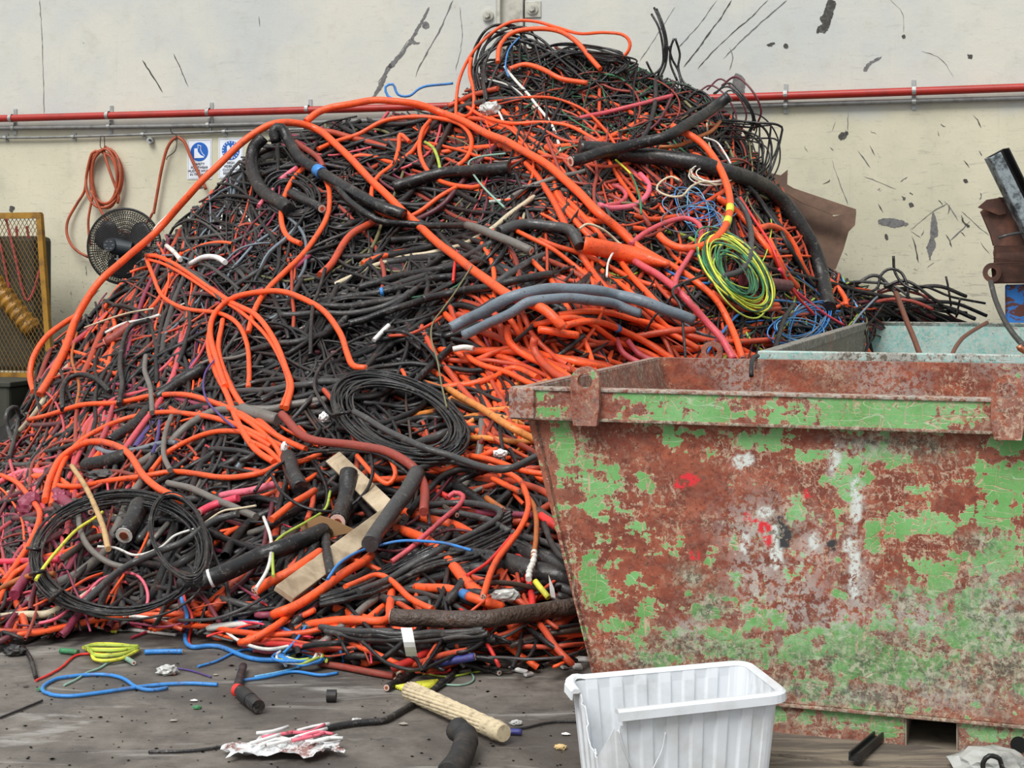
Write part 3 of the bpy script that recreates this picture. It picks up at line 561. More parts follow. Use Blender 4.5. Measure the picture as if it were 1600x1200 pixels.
# teal skip behind
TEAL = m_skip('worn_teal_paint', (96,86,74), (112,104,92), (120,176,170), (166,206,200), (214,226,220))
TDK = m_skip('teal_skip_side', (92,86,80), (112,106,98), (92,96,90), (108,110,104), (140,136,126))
tl, tn0, tn1, tz = -1.19, 7.46, 12.9, 1.232; tu1 = 3.2
p0 = ((tl+tu1)/2)*SK_U+((tn0+tn1)/2)*SK_N; ts = empty('waste_skip', (p0[0], p0[1], 0), -math.atan2(SK_N[0], SK_N[1])); tag(ts, 'long open skip with pale teal inside, behind the green one', 'skip')
a_, b_ = (tu1-tl)/2, (tn1-tn0)/2
def pt(v): return lambda c: v
o = slab('front_panel', (-a_, -b_, .1), (a_, -b_, .1), (a_, -b_, tz-.02), (-a_, -b_, tz-.02), .02, TEAL, ts); paint(o, pt((.8, .2, .1)))
o = slab('back_panel', (-a_, b_-.03, .1), (a_, b_-.03, .1), (a_, b_-.03, tz-.01), (-a_, b_-.03, tz-.01), .02, TEAL, ts, 30, 8); paint(o, pt((.95, .12, .75)))
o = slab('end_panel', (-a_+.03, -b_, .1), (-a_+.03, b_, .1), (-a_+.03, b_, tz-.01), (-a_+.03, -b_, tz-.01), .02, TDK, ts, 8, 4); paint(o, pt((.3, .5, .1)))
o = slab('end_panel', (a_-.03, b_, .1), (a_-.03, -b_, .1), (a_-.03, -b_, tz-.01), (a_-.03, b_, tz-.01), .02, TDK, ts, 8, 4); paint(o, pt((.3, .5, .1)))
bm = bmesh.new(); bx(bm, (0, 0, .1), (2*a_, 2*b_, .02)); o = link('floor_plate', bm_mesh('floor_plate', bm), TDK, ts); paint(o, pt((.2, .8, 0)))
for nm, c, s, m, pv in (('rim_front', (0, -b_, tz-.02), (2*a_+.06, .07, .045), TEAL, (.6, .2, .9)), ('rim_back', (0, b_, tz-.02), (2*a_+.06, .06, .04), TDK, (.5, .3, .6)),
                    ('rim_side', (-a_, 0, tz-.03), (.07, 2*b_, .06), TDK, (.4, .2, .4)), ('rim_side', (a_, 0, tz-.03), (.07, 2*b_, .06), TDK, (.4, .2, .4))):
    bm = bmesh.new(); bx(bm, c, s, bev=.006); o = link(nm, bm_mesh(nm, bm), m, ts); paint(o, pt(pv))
for s in (-1, 1):
    bm = bmesh.new(); bx(bm, (s*a_*.7, 0, .05), (.15, 2*b_, .1)); link('skid', bm_mesh('skid', bm), M_dark, ts)

# ------------------------------------------------------------ heap core
nx, ns = 150, 60; V = []; GX = np.linspace(-300, 1560, nx)
for s in np.linspace(0, 1, ns):
    yb = np.interp(GX, *BASE); yr = np.interp(GX, *RIDGE); yy = yb+(yr-yb)*s
    P = at(GX, yy, surf(GX, yy)+0.05); P[:, 2] = np.maximum(P[:, 2]-0.02, 0); V.append(P)
wd = wall_d(GX)
for k, (f, zf) in enumerate(((0.35, 0.93), (0.7, 0.7), (0.97, 0.0))):
    P = V[ns-1].copy(); d = P[:, 1]; nd = d+(wd-d)*f; P[:, 0] = ray(GX)*nd; P[:, 1] = nd; P[:, 2] *= zf; V.append(P)
V = np.vstack(V); rows = ns+3; i = np.arange(rows-1)[:, None]; j = np.arange(nx-1)[None]
Q = np.stack([i*nx+j, i*nx+j+1, (i+1)*nx+j+1, (i+1)*nx+j], -1).reshape(-1, 4)
ncore = NT('packed_scrap'); vv = ncore.noise(14, 6, 0.7, 1.0); M_core = ncore.done(ncore.mix(ncore.step(vv, 0.4, 0.7), lin((14,13,13)), lin((46,40,36))), 0.9, 0, vv, 1.0, 0.05)
tag(link('cable_scrap_mass', quads_mesh('cable_scrap_mass', V, Q), M_core), 'dark compacted mass of scrap inside the cable heap', 'scrap heap', kind='stuff')

# ------------------------------------------------------------ cables drawn out one by one
def cable_path(P, th, lift, step=5.0, jit=0.0):
    P = catmull(P, step); u = np.arange(len(P))*step; f1, f2 = rng.uniform(0, 6.28, 2); am = min(th, 12)*.10*np.clip(np.minimum(u, u[::-1])/30, 0, 1)
    P = P+np.stack([am*np.sin(u/31+f1), am*np.sin(u/23+f2)+am*.5*np.sin(u/11+f1)], 1); x, y = P[:, 0], P[:, 1]
    d = smooth1(surf(x, y), 8); r = th/2*float(np.median(d))/F
    yb = np.interp(x, *BASE); onf = y > yb
    L = lift*np.clip((yb-y)/60, 0.0, 1.0)
    if jit: L = L+jit*np.sin(np.linspace(0, len(P)/9, len(P)))
    d = d-L-r*0.6; Q = at(x, y, d)
    Q[:, 2] = np.where(Q[:, 2] < r+0.004, r+0.004, Q[:, 2]); return Q, r
def cut_end(par, c, dr, r, cores=3, mat=None):
    c = Vector(c)-par.location; dr = Vector(dr).normalized(); bm = bmesh.new(); cyl(bm, c-dr*r*.2, c+dr*r*.10, r*.86, n=14)
    cf = link('cut_face', bm_mesh('cut_face', bm), mat or M_ins, par)
    q = dr.orthogonal().normalized(); q2 = dr.cross(q); bm = bmesh.new()
    for i in range(cores):
        t = i*2*math.pi/cores; o = c+(q*math.cos(t)+q2*math.sin(t))*r*(.42 if cores > 1 else 0); cyl(bm, o, o+dr*r*.2, r*(.24 if cores > 1 else .45), n=10)
    link('conductor', bm_mesh('conductor', bm), M_copper, cf)
NCB = 0
def cable(label, color, th, P, lift=0.2, ends='', name='cable', cat='cable', cores=3, group=None, jit=0.0, k=None, mat=None):
    global NCB; NCB += 1
    P = pts(P) if isinstance(P, str) else P; Q, r = cable_path(P, th, lift, jit=jit)
    k = k or (8 if th < 6 else 12 if th < 13 else 16)
    o = tube_obj(name, Q, r, mat or sheath(color), k=k); tag(o, label, cat, group)
    if 's' in ends: cut_end(o, Q[0], Q[0]-Q[2], r, cores)
    if 'e' in ends: cut_end(o, Q[-1], Q[-1]-Q[-3], r, cores)
    return o, Q, r
def wrap(par, Q, r, i, n, mat, name='tape_wrap', f=1.12):
    Pp = Q[i:i+n]-np.array(par.location); return tube_obj(name, Pp, r*f, mat, par, 12)
HERO = '''
orange|11.5|.42|e|longest bright orange cable, arching from left foot over the crown to the grey hoses|62,617 83,582 100,547 118,500 148,452 188,410 228,375 262,345 290,312 325,272 365,235 400,207 430,193 465,191 498,205 530,232 575,275 640,340 700,392 760,437 800,462 845,482 868,500 880,512
orange|12|.40|e|bright orange cable sweeping from the red pipe across the upper heap to the torn sheath|478,190 500,173 540,163 600,158 650,162 700,180 760,208 800,224 850,256 900,297 930,325 965,358 1000,390 1042,413
orange|9|.30||orange loop bowing out of the left edge above the green tub|53,612 48,590 52,560 70,530 95,508 118,494
orange|8|.32||orange loop dropping left of the blue tied black cable|478,258 456,282 442,315 440,345 450,370 470,381
orange|8.5|.30||orange cable winding down under the dull black plug end toward the left slope|505,272 514,300 511,340 485,383 445,425 418,452 400,480 388,520
orange|7|.33|e|orange cable rising to a ring left of the lime wire|497,233 522,222 560,209 600,190 640,183 690,185 720,195 736,215 736,235 727,250 715,259
orange|7|.35||orange hook cable curling under the ring on the upper heap|672,188 660,205 655,232 662,258 680,278 710,290 740,293 754,288
orange|7|.30||orange cable with a sharp kink left of the ring|545,250 562,243 590,247 615,253 640,240 655,222 668,197
orange|7|.34||orange cable folded downward then curving under the long diagonal one|640,222 625,210 623,232 615,255 595,272 583,290 581,315 592,332 625,341 655,330 690,306 718,290
orange|11|.50|s|big orange half circle with yellow tape on the right of the heap|1050,197 1080,212 1110,240 1132,278 1142,315 1135,350 1118,372 1090,387 1062,388 1040,377 1030,367
orange|9|.24||orange cable dipping beneath the long diagonal beside the torn sheath|866,282 870,305 888,327 920,342 960,352 1014,360
dorange|9|.22||dirty orange cable parallel below the long diagonal one at right|858,268 872,300 900,345 930,370 975,392
orange|10|.34|e|orange cable running from the torn sheath down to the green skip lug|1042,410 1085,437 1118,468 1140,505 1160,560
orange|9|.33||orange cable bending past the thick black arc on the right slope|1185,357 1205,352 1225,363 1242,388 1252,412 1262,430
orange|10|.30||orange cable heading down the right slope beside the green striped coil|1120,308 1150,330 1180,365 1205,395 1224,428
orange|9|.26||paler orange cable next to the thick black arc, lowest|1202,375 1214,400 1230,428 1246,448
orange|8|.26||orange stub showing right of the thick black arc|1293,436 1308,448 1320,466 1322,478
orange|8|.36||upper of two parallel orange cables crossing the left middle|228,399 250,402 290,424 325,447 360,471 400,493 428,530 446,575 455,605 447,638
orange|6|.34||lower of two parallel orange cables crossing the left middle|230,405 262,415 300,438 340,464 380,490 412,520 436,556 450,600 440,636
orange|7|.32||orange cable hanging from the junction at the left slope, bending down|228,404 240,432 255,462 288,482 340,490 372,507 387,540 390,580 388,606
orange|9|.40|e|orange cable hooked over the dark centre with its cut end facing right|352,604 340,565 328,522 336,487 368,464 420,456 462,461 503,484 530,520 542,552 552,571 573,575
brick|13|.56|s|thick faded red brown cable winding across the lower middle|440,647 472,678 512,692 560,697 612,708 646,730 664,762 662,800
orange|8|.36|s|orange cable laid across the lower left slope, topmost of three arcs|45,656 90,645 130,632 180,629 240,619 282,616 322,624 362,640 402,662 440,685 478,702
orange|8|.34||orange cable laid across the lower left slope, middle of three arcs|80,790 86,755 110,706 160,668 212,650 262,645 312,648 360,660 402,680 452,702
orange|10|.42||orange hoop curving over the black coil at lower left|70,782 77,748 97,712 132,693 170,693 200,708 222,740 250,765 284,782
orange|8|.32||orange cable rising behind the hoop, lowest of three arcs|236,736 262,708 300,686 342,673 384,678 424,698
orange|8.5|.32|s|orange cable lying level between hoop and white sleeved cable|82,758 120,761 162,753 232,742 282,738 342,745 402,741 436,726
orange|9|.36||orange cable bent like a knee at the left edge above the pink cables|0,742 28,755 48,777 63,802 52,838 28,878 6,908
orange|9|.18||orange cable along the floor at the far left, upper|0,981 40,983 90,988 140,975 172,962
orange|10|.16||orange cable along the floor at the far left, lower|-10,996 40,997 95,990 150,970 205,948
orange|15|.34|s|flat orange cable slanting up under the fallen timber|398,924 430,906 462,888 500,863
orange|14|.38|s|thick orange cable with a cut end left of the pipe, slanting up right|427,961 470,941 515,912 556,886 580,868
orange|9|.30|e|short orange cable curling up to a cut end beside the long brown pipe|434,1012 438,990 460,970 492,953
orange|13|.28||fat orange cable turning at the left end of the brown pipe|462,985 495,974 540,968 602,970 608,950 612,922
orange|10|.20||orange cable lying flat above the strapped black bundle|520,980 562,979 622,988 702,990 760,982
orange|9|.40||orange cable humped over the black bundle left of the blue tape|540,917 585,900 612,909 642,935 676,952
orange|9|.45|s|orange cable curving from the skip edge down to the brown pipe|755,932 772,884 796,850 816,818 825,790 820,764 808,747 764,728
borange|8|.42||worn orange cable ending in white twisted wrap beside the green skip|818,768 834,790 839,815 838,845 833,872
orange|14|.28||thick orange cable with blue tape behind the brown pipe|650,918 700,922 742,934 786,949
orange|12|.14||orange cable poking out under the brown pipe by the skip|830,978 870,980 912,983
red|6|.10||bright red cable at the foot of the heap near the skip|735,1018 780,998 815,990 850,994 890,1003
orange|11|.12||orange cable at the heap foot pointing at the skip corner|720,1015 770,1012 830,1020 890,1020 922,1010
red|7|.16||red cable over the dusty ground right of the strapped bundle|718,1010 750,985 795,972 850,976
slate|17|.55||upper of two thick grey hoses arching over the orange bundle|704,513 742,493 798,466 850,453 905,451 962,461 1020,476 1082,500
slate|15|.50||lower of two thick grey hoses arching over the orange bundle|724,524 762,505 800,489 832,472 882,465 942,472 1000,490
orange|9|.28||orange bundle cable pinned by the blue tie, topmost|872,492 922,487 972,494 1022,508 1092,545
orange|10|.32||orange bundle cable pinned by the blue tie, second|884,508 922,502 962,511 1012,537 1052,562
orange|9|.22||orange bundle cable bending up behind the grey hoses|806,536 818,518 842,500 862,490
orange|12|.34|e|stout orange cable with a cut face under the grey hoses|842,515 870,519 902,524
dorange|8|.26||dull orange cable hanging below the cut face|905,522 930,534 970,538
orange|11|.38||folded orange cable left of the bundle, sloping to the skip rim|792,508 797,535 822,556 862,572 892,592
dorange|12|.42||orange loop bending back on itself above the skip lug|888,595 866,582 842,560 833,540 836,528
pink|9|.34||pink cable in the orange bundle, left strand|962,528 974,552 1000,567 1012,574
pink|9|.34||pink cable in the orange bundle, right strand|980,532 1002,556 1032,566
orange|9|.30||orange bundle cable running level to the rim of the skip|835,507 905,498 960,530 1010,552 1046,572
amber|11|.45|s|amber varnished cable leaning down toward the skip corner|700,607 728,624 768,650 800,668 846,692
orange|9|.30||orange cable passing under the white wrapped end|712,550 740,562 780,548 812,538
orange|9|.35||orange cable below the white wrapped end sloping right|727,551 745,566 790,582 830,600 880,612
orange|10|.30||orange cable arching above the amber one|690,606 730,600 770,590 800,575 840,590
amber|8|.25||amber loop left of the skip corner|712,640 702,632 706,622 742,640 748,648 716,672
amber|9|.26||amber cable level beside the skip corner, upper|756,642 800,640 846,642
amber|9|.26||amber cable level beside the skip corner, lower|722,684 764,686 812,690 850,688
pink|11|.40|s|dusty pink cable running down from the torn sheath to the back lug|992,408 1030,433 1062,456 1096,492 1124,525 1146,562
pink|8|.44||dark pink cable looping up beside the blue wires|985,382 1010,362 1040,348 1072,342 1092,352 1094,372 1078,398 1058,432 1055,455
pink|7|.30||pink curl in the hollow right of the diagonal cable|958,290 970,294 979,305 970,316 948,321
rose|9|.28||rose pink curve around the hollow right of the diagonal cable|1000,272 1014,288 1012,305 990,322 958,326 935,320
black|20|.42||thick dark cable bent down at the upper left shoulder of the heap|412,214 396,232 393,258 402,285 420,305 442,318 452,328
black|17|.50||thick black cable hooked at the top and bound with blue tape|432,222 428,205 440,202 456,226 472,248 496,265 517,279 548,300 590,320 632,336
black|10|.46||black cable leaving the blue tape toward the grey sleeve|517,279 534,300 556,322 596,345 660,352 732,352
dusty|13|.46|e|weathered grey sleeve slanting across the middle|730,352 762,362 800,378 830,392
black|18|.42||thick glossy black cable level through the upper middle|615,293 655,280 718,268 796,262
black|17|.60|e|matt black foam tube propped diagonally at the upper right|1140,150 1100,180 1042,211 980,229 892,252
soot|25|.38||thickest grey black cable arching down the right side|905,232 985,240 1052,249 1122,264 1192,290 1238,333 1268,385 1282,430 1294,482
gray|16|.40||ribbed grey hose bent down beside the torn sheath|780,362 812,352 860,352 892,360 906,385
soot|14|.38|e|glossy black cut cable at the left shoulder pointing down|455,302 470,310 490,318 503,326
gray|10|.74|s|straight grey cable slanting over the thin black coil|553,643 602,671 682,706 762,731 800,730 850,708
black|11|.34||shiny black pipe slanting up toward the white wrapped end|644,602 670,574 708,540
black|11|.36||shiny black cable lying level under the grey sleeve, left part|545,506 600,488 660,470 702,456
soot|12|.38||dusty black cable continuing level under the grey sleeve|660,468 710,458 780,443 862,428
soot|12|.30||grey black cable stacked beneath the level dusty one|560,450 620,432 700,420 760,405
soot|11|.28||grey black cable in the middle stack, second row|520,470 600,455 682,436 760,425
soot|11|.28||grey black cable in the middle stack, third row|480,480 540,478 602,470 640,462
gray|9|.30||grey black cable curving along the middle stack|440,492 500,490 560,488 622,470 652,450
black|26|.44||fat glossy black pipe lying toward the lower left, banded white|286,914 322,905 380,882 442,855 505,830
soot|27|.46|e|thick upright black pipe with a pink cut core|545,738 540,780 527,816
soot|24|.42||thick blunt dark cable end right of the orange loops|450,714 458,740 470,764
gray|24|.58||twisted glossy grey cable bundle leaning over the timber|652,738 634,768 604,810 578,850
soot|28|.40|e|stubby dark armoured cable end facing out inside the black coil|217,790 208,812 194,836
brown|26|.36|s|long dark brown pipe lying in front at the heap foot|612,964 702,968 802,962 912,944
black|11|.24|s|black cable on the ground with a pale core, beside the yellow wires|604,1081 640,1060 678,1032 712,1022 742,1024
gray|11|.40||dusty grey cable loop pressed flat right of the twisted bundle|660,792 705,785 755,790 780,800 772,816 725,840 665,872 605,905 560,925
gray|10|.36||dusty grey cable under the flat loop|668,800 720,802 760,812 800,832 860,850 890,868
soot|10|.34||soot black cable arching right of the faded red one|640,800 660,775 690,745 720,733 748,735
pink|8|.44||dusty pink hairpin cable right of the twisted bundle|612,878 640,858 662,838 690,812 718,790 724,775 710,770 700,778
black|5|.50||thin black cable drawn in a big arc over the lower middle|398,768 428,732 478,708 548,704 602,714 642,744 662,776 672,820
black|5|.50||thin black cable drooping as a loop beneath the big arc|424,742 442,770 480,795 532,797 568,772 582,742 580,704
soot|14|.40||round black bar standing at the centre front of the heap|509,838 511,868 517,900
blue|4.5|.50||light blue wire arching over the lower middle with a frayed spot|512,905 530,880 560,862 602,850 642,845 692,848 737,860
sky|4|.20||light blue wire tail left of the standing bar|400,950 420,925 432,905
yelgreen|4.5|.46||yellow green wire snaking right of the white one at lower left|516,768 508,795 480,815 440,838 427,858 427,900
white|5.5|.48||white wire hanging from the fallen pink roll|412,808 424,845 420,885 400,920
tan|8|.60|s|tan cable standing diagonally in the black coil|112,728 130,755 148,790 162,825 169,858
yellow|5|.58||yellow wire crossing the tan cable over the coil|160,800 150,808 118,830 90,860 70,885 56,906
white|4|.50||white wire with a crooked bend across the coil|152,854 180,856 212,868 250,856 275,836 312,824
cream|3.5|.46||cream wire reaching from the coil to the white sleeved cable|312,824 345,800 370,795 400,790
dusty|11|.40||white sleeved dirty cable slanting right of the coil|262,755 310,768 350,785 400,808
gray|11|.52||long grey cable crossing over the coil down to the floor at left|-10,1020 40,1005 90,975 140,935 180,895 230,870 282,850 330,815 372,803
dusty|9|.44||scraped black cable curling inside the coil|122,795 126,830 140,858 170,880 200,888
borange|9|.36||brown orange cable at the left edge beside the coil|-8,925 20,910 50,900 86,897
hot|10|.30||hot pink cable at the left edge|-10,878 40,876 92,874 
hot|12|.38|s|hot pink stub with a cut face right of the coil|312,800 340,788 372,778
rose|11|.34||rose pink stub crossing behind the white sleeved cable|345,775 385,768 430,756
magenta|16|.34||dusty magenta cable slanting down at the far left|62,862 42,900 22,930
magenta|18|.30||magenta cable under the orange hoop|88,770 100,782 122,800 
pink|12|.25|s|pink cable stub with a cut face at the left slope|200,512 180,524 164,536
dusty|8|.40||scraped grey wire hanging at the left slope|228,556 226,580 236,610 238,645
dusty|8|.42||scraped grey wire hanging in front of the upper orange arcs|268,650 258,680 256,712 266,735
soot|8|.44||black cable hanging down past the cut pipe on the left slope|232,500 205,510 192,535 188,570 192,600 186,632
black|8|.40||black hook cable standing at the lower left edge|98,640 98,610 108,592 128,586 152,594 172,612
gray|7|.42||grey cable loop standing at the far left edge|20,690 10,660 14,640 26,636 30,655 22,690 14,715
black|6|.40||thin black cable hanging over the hooked orange one|508,420 498,455 490,475 487,505 485,555
soot|5|.40||thin dark wire looping from the centre down to the coil|690,575 670,545 640,522 610,518 570,525 530,545 500,575 492,605 505,630 520,650 552,663
olive|2.6|.55||thin green and orange wire falling across the dark centre|738,415 712,455 690,485 676,505 674,530 684,565 690,600 698,636
dorange|5|.36||red orange wire curving left of the grey hoses|608,525 640,522 668,510 690,495
white|7|.40||chalk white cable stub with wrapping by the black coil end|584,532 596,520 608,508
white|9|.44|e|white wrapped cable end above the orange cables|708,546 724,543 740,545
dorange|8|.30||orange cable running behind the ridge at the crown, left knot|700,166 738,150 778,138
orange|5|.34||thin orange cable looping over the very top of the heap|712,192 714,150 720,118 738,82 768,52 800,34 835,33 870,42 905,53 942,51 972,54 984,66 980,82 962,98
orange|7.5|.36||orange cable arched over the black loops at the top|778,98 781,72 800,52 838,44 872,48 902,66 922,90 938,108
orange|6|.36||orange vertical loop left of the crown|736,90 734,115 740,142 739,170 728,182 716,178
orange|8|.36||orange cable drooping through the middle of the crown|796,108 822,101 850,108 880,124 918,130
blue|4|.30||blue wire loop against the wall left of the crown|622,158 606,150 602,136 614,132 622,148 640,150 662,136 708,130
blue|2.6|.40||dark blue wire curl inside the crown loops|812,58 795,78 790,105 795,120
lime|5|.44||lime striped wire hooked below the ring|664,222 676,230 684,248 688,266
mint|3.2|.44||pale green wire zigzagging beside the glossy black cable|790,240 748,245 732,256 745,280 762,300 788,324
cream|3.6|.48||cream wire looped right of the hollow|1062,282 1048,276 1032,284 1026,296 1044,306 1066,306 1080,292 1100,284 1120,290
white|3|.48||white twisted wires right of the foam tube|1100,215 1120,222 1132,238 1142,256
cream|4|.46||cream wire curl above the torn sheath|905,358 918,350 940,358 965,378 975,388
white|3.5|.46||cream wire falling from the torn sheath|970,380 958,395 950,412 948,432
olive|3|.30||olive wire beside the corrugated hose|845,230 860,246 880,234 905,228 932,238
yellow|3.4|.42||yellow wire end beneath the foam tube|962,250 976,262 986,272
green|3.4|.46||green wire with a white sleeve in the hollow|986,272 994,290 1000,312 1002,335
gray|9|.46||grey cable bowing down the right slope to the striped coil|1150,310 1165,332 1174,362 1172,400 1158,422 1128,433
dusty|6|.34||red cable crossing the stacked cables in the middle|0,0 1,1
red|5|.40||short red stub standing in the middle stack|712,404 710,420 708,440
red|4.5|.42||bright red wire falling to the blue wire tangle at right|1156,308 1180,345 1205,385 1222,425 1245,462 1272,492
hot|5|.40||pink wire splitting above the teal skip corner|1218,420 1240,452 1280,485 1318,508
maroon|18|.34||fat maroon hose on the right slope|1160,438 1192,442 1232,446
orange|8|.36||orange cable turning level under the striped coil, upper|1112,442 1140,458 1162,474 1215,476
dorange|8|.34||orange cable turning level under the striped coil, lower|1112,456 1138,474 1165,484 1218,482
black|8|.50||black cable end standing beside the blue wires|1240,476 1226,498 1215,530 1210,548
soot|4|.55||thin dark wire rising behind the green skip|1098,430 1052,452 1064,480 1068,520 1071,560
borange|5|.30||copper brown wire sagging across the left slope|118,640 124,600 112,560 120,520
gray|6|.36||grey cable curving over the left slope near the junction|262,410 300,425 330,450 346,470
white|8|.40||white plastic strip tangled left of the crossing pair|298,412 318,402 338,402 352,410
white|7|.38||white tube on the upper left slope|260,384 272,394 282,406
white|4|.40||white cable lying along the upper left edge of the slope|318,292 295,300 275,325 252,345 240,360 232,385
purple|3.2|.44||purple wire dangling on the left slope|338,560 322,580 318,605 325,628 345,650 366,668
slate|8|.30||slate blue cable under the lowest orange arc|150,700 175,708 210,702 245,694 276,692
black|24|.30||fat black pipe half buried under the orange hoop|135,728 165,722 200,712
black|18|.34||glossy black pipe on the left slope above the orange arcs|245,622 275,602 318,575
black|18|.34||glossy black pipe between the upper two orange arcs|170,692 205,668 232,640
cream|3|.40||cream wire fanning across the left slope|132,512 165,500 198,490 240,482
white|5|.38||white cable pair crossing the left slope|165,520 195,505 225,500 250,492
brick|16|.34|s|clear ended brown red cable on the left slope|165,535 182,525 205,508
rose|8|.36||rose pink tube beside the upper black loop|438,281 450,272 464,262
rose|7|.34||rose pink tube left of the upper black loop|404,322 416,308 428,296
brick|9|.34||brick red cable crossing under the blue taped one|462,222 480,235 498,248 505,262
dorange|11|.30||flat orange strip in the middle beneath the droop|500,430 520,410 545,372 585,345
orange|9|.26||orange strip peeking right of the flat one|566,412 590,402 612,396 640,392
orange|6|.34||short orange cable end below the centre|628,578 633,588 631,602
pink|7|.30||dusty pink cable running level through the crown|905,185 960,172 1010,160 1050,150
pink|5|.44||pink wire crossing the foam tube|1068,200 1098,188 1118,176 1128,160
orange|9|.34||orange cable dropping past the dark centre to the lower left, left strand|332,498 326,540 336,580 352,612 372,660 398,700 428,722
orange|9|.33||orange cable dropping past the dark centre to the lower left, right strand|348,500 342,545 354,588 374,626 402,655 442,690
orange|7|.46||orange hook of cable between the timber and the big black arc|558,712 588,745 606,756 617,742 612,722 602,710
orange|10|.44|e|short orange cable slanting up to a cut end left of the pink cored pipe|424,812 450,793 476,776 492,766
dorange|8|.40||dull orange stub hanging left of the pink cored pipe|490,770 488,790 480,812
orange|8|.36||orange cable in the knot left of the faded red cable, upper|372,648 402,668 428,694 442,720
orange|8|.38||orange cable in the knot left of the faded red cable, lower|392,690 420,703 442,722 470,722 502,708
dusty|20|.36||dusty grey stub above the start of the faded red cable|378,640 400,648 434,656
soot|34|.22||massive dark pipe lying behind the long brown one|690,866 780,880 900,908
soot|28|.20||dark pipe sloping behind the white wrapped cable end|738,846 830,868 905,884
gray|9|.40||grey cable running level from the big arc to the skip edge|640,735 700,722 760,730 812,728 852,712
orange|9|.34||orange cable emerging at the skip edge above the brown orange one|735,712 780,722 830,738 862,742
orange|9|.34|e|orange cable with a three cored end left of the curving one|770,748 790,758 812,768
orange|8|.36||orange cable dipping right of the timber|665,725 690,735 712,728 722,712
borange|6|.40||brown orange cable beneath the foam tube|1030,230 1060,228 1090,214 1112,204 1125,190
'''
for ln in HERO.strip().split('\n'):
    c, th, lf, en, lb, P = ln.split('|')
    if P.startswith('0,0'): continue
    col = {'lime': 'yelgreen'}.get(c, c); nm = 'cable' if float(th) > 4.6 else 'wire'
    if 'hose' in lb.split(' standing')[0] and 'hoses' not in lb.split('beside')[0][:0] and (' hose ' in lb+' ' or 'thick grey hoses' in lb) and c in ('slate', 'gray', 'maroon') and float(th) >= 14: nm = 'hose'
    if ' pipe' in lb[:26] and float(th) > 10: nm = 'pipe'
    if 'foam tube' in lb[:20]: nm = 'foam_tube'
    cat = {'foam_tube': 'tube'}.get(nm, nm)
    co = 1 if c in ('soot', 'hot', 'pink', 'rose', 'brown', 'dusty', 'black') else 3
    o, Q, r = cable(lb, col, float(th), P, float(lf), en, nm, cat, co, mat=M_white if lb.startswith(('white plastic', 'chalk')) else None)
    if 'yellow tape' in lb:
        wrap(o, Q, r, 30, 3, sheath('yellow')); wrap(o, Q, r, 34, 3, sheath('yellow'))
    if 'bound with blue tape' in lb: wrap(o, Q, r, 20, 3, sheath('blue'), f=1.15)
    if 'with blue tape behind' in lb: wrap(o, Q, r, 14, 3, sheath('blue'), f=1.1)
    if 'second' in lb: wrap(o, Q, r, 15, 2, sheath('blue'), f=1.25)
    if 'white twisted wrap' in lb:
        Pw = catmull([(835, 862), (833, 875), (829, 890), (826, 905)], 2); Qw, rw = cable_path(Pw, 9, .42); rw = rw*(1+.18*np.sin(np.arange(len(Qw))*1.1)); tube_obj('white_wrap', Qw-np.array(o.location), rw, M_insw, o, 10)
    if 'banded white' in lb: wrap(o, Q, r, 8, 2, M_white, 'white_band', 1.06)
    if 'ribbed grey hose' in lb:
        rr = r*(1.02+.05*np.sin(np.arange(len(Q))*2.2)); tube_obj('ribbing', Q-np.array(o.location), rr, sheath('gray'), o, 14)
    if 'armoured' in lb: cut_end(o, Q[-1], Q[-1]-Q[-3], r*1.06, 1, M_insw)
# torn flat sheath: a real folded strip
P = catmull(pts('912,383 940,388 985,398 1044,413'), 6); d = smooth1(surf(P[:, 0], P[:, 1]), 8)-.44; Q = at(P[:, 0], P[:, 1], d); n = len(Q); V = []
wdt = np.interp(np.arange(n), [0, n*.6, n-1], [.055, .06, .02])
for i in range(n):
    for a in (-1, -.5, 0, .5, 1): V.append(Q[i]+np.array([.05*a*.2, -.035*(1-a*a), wdt[i]*a]))
o = link('cable_sheath', pyd('cable_sheath', V, [(i*5+b, i*5+b+1, i*5+b+6, i*5+b+5) for i in range(n-1) for b in range(4)]), sheath('orange'), smooth=True)
m = o.modifiers.new('s', 'SOLIDIFY'); m.thickness = .006; tag(o, 'empty split orange sheath lying over the diagonal cables', 'cable sheath')

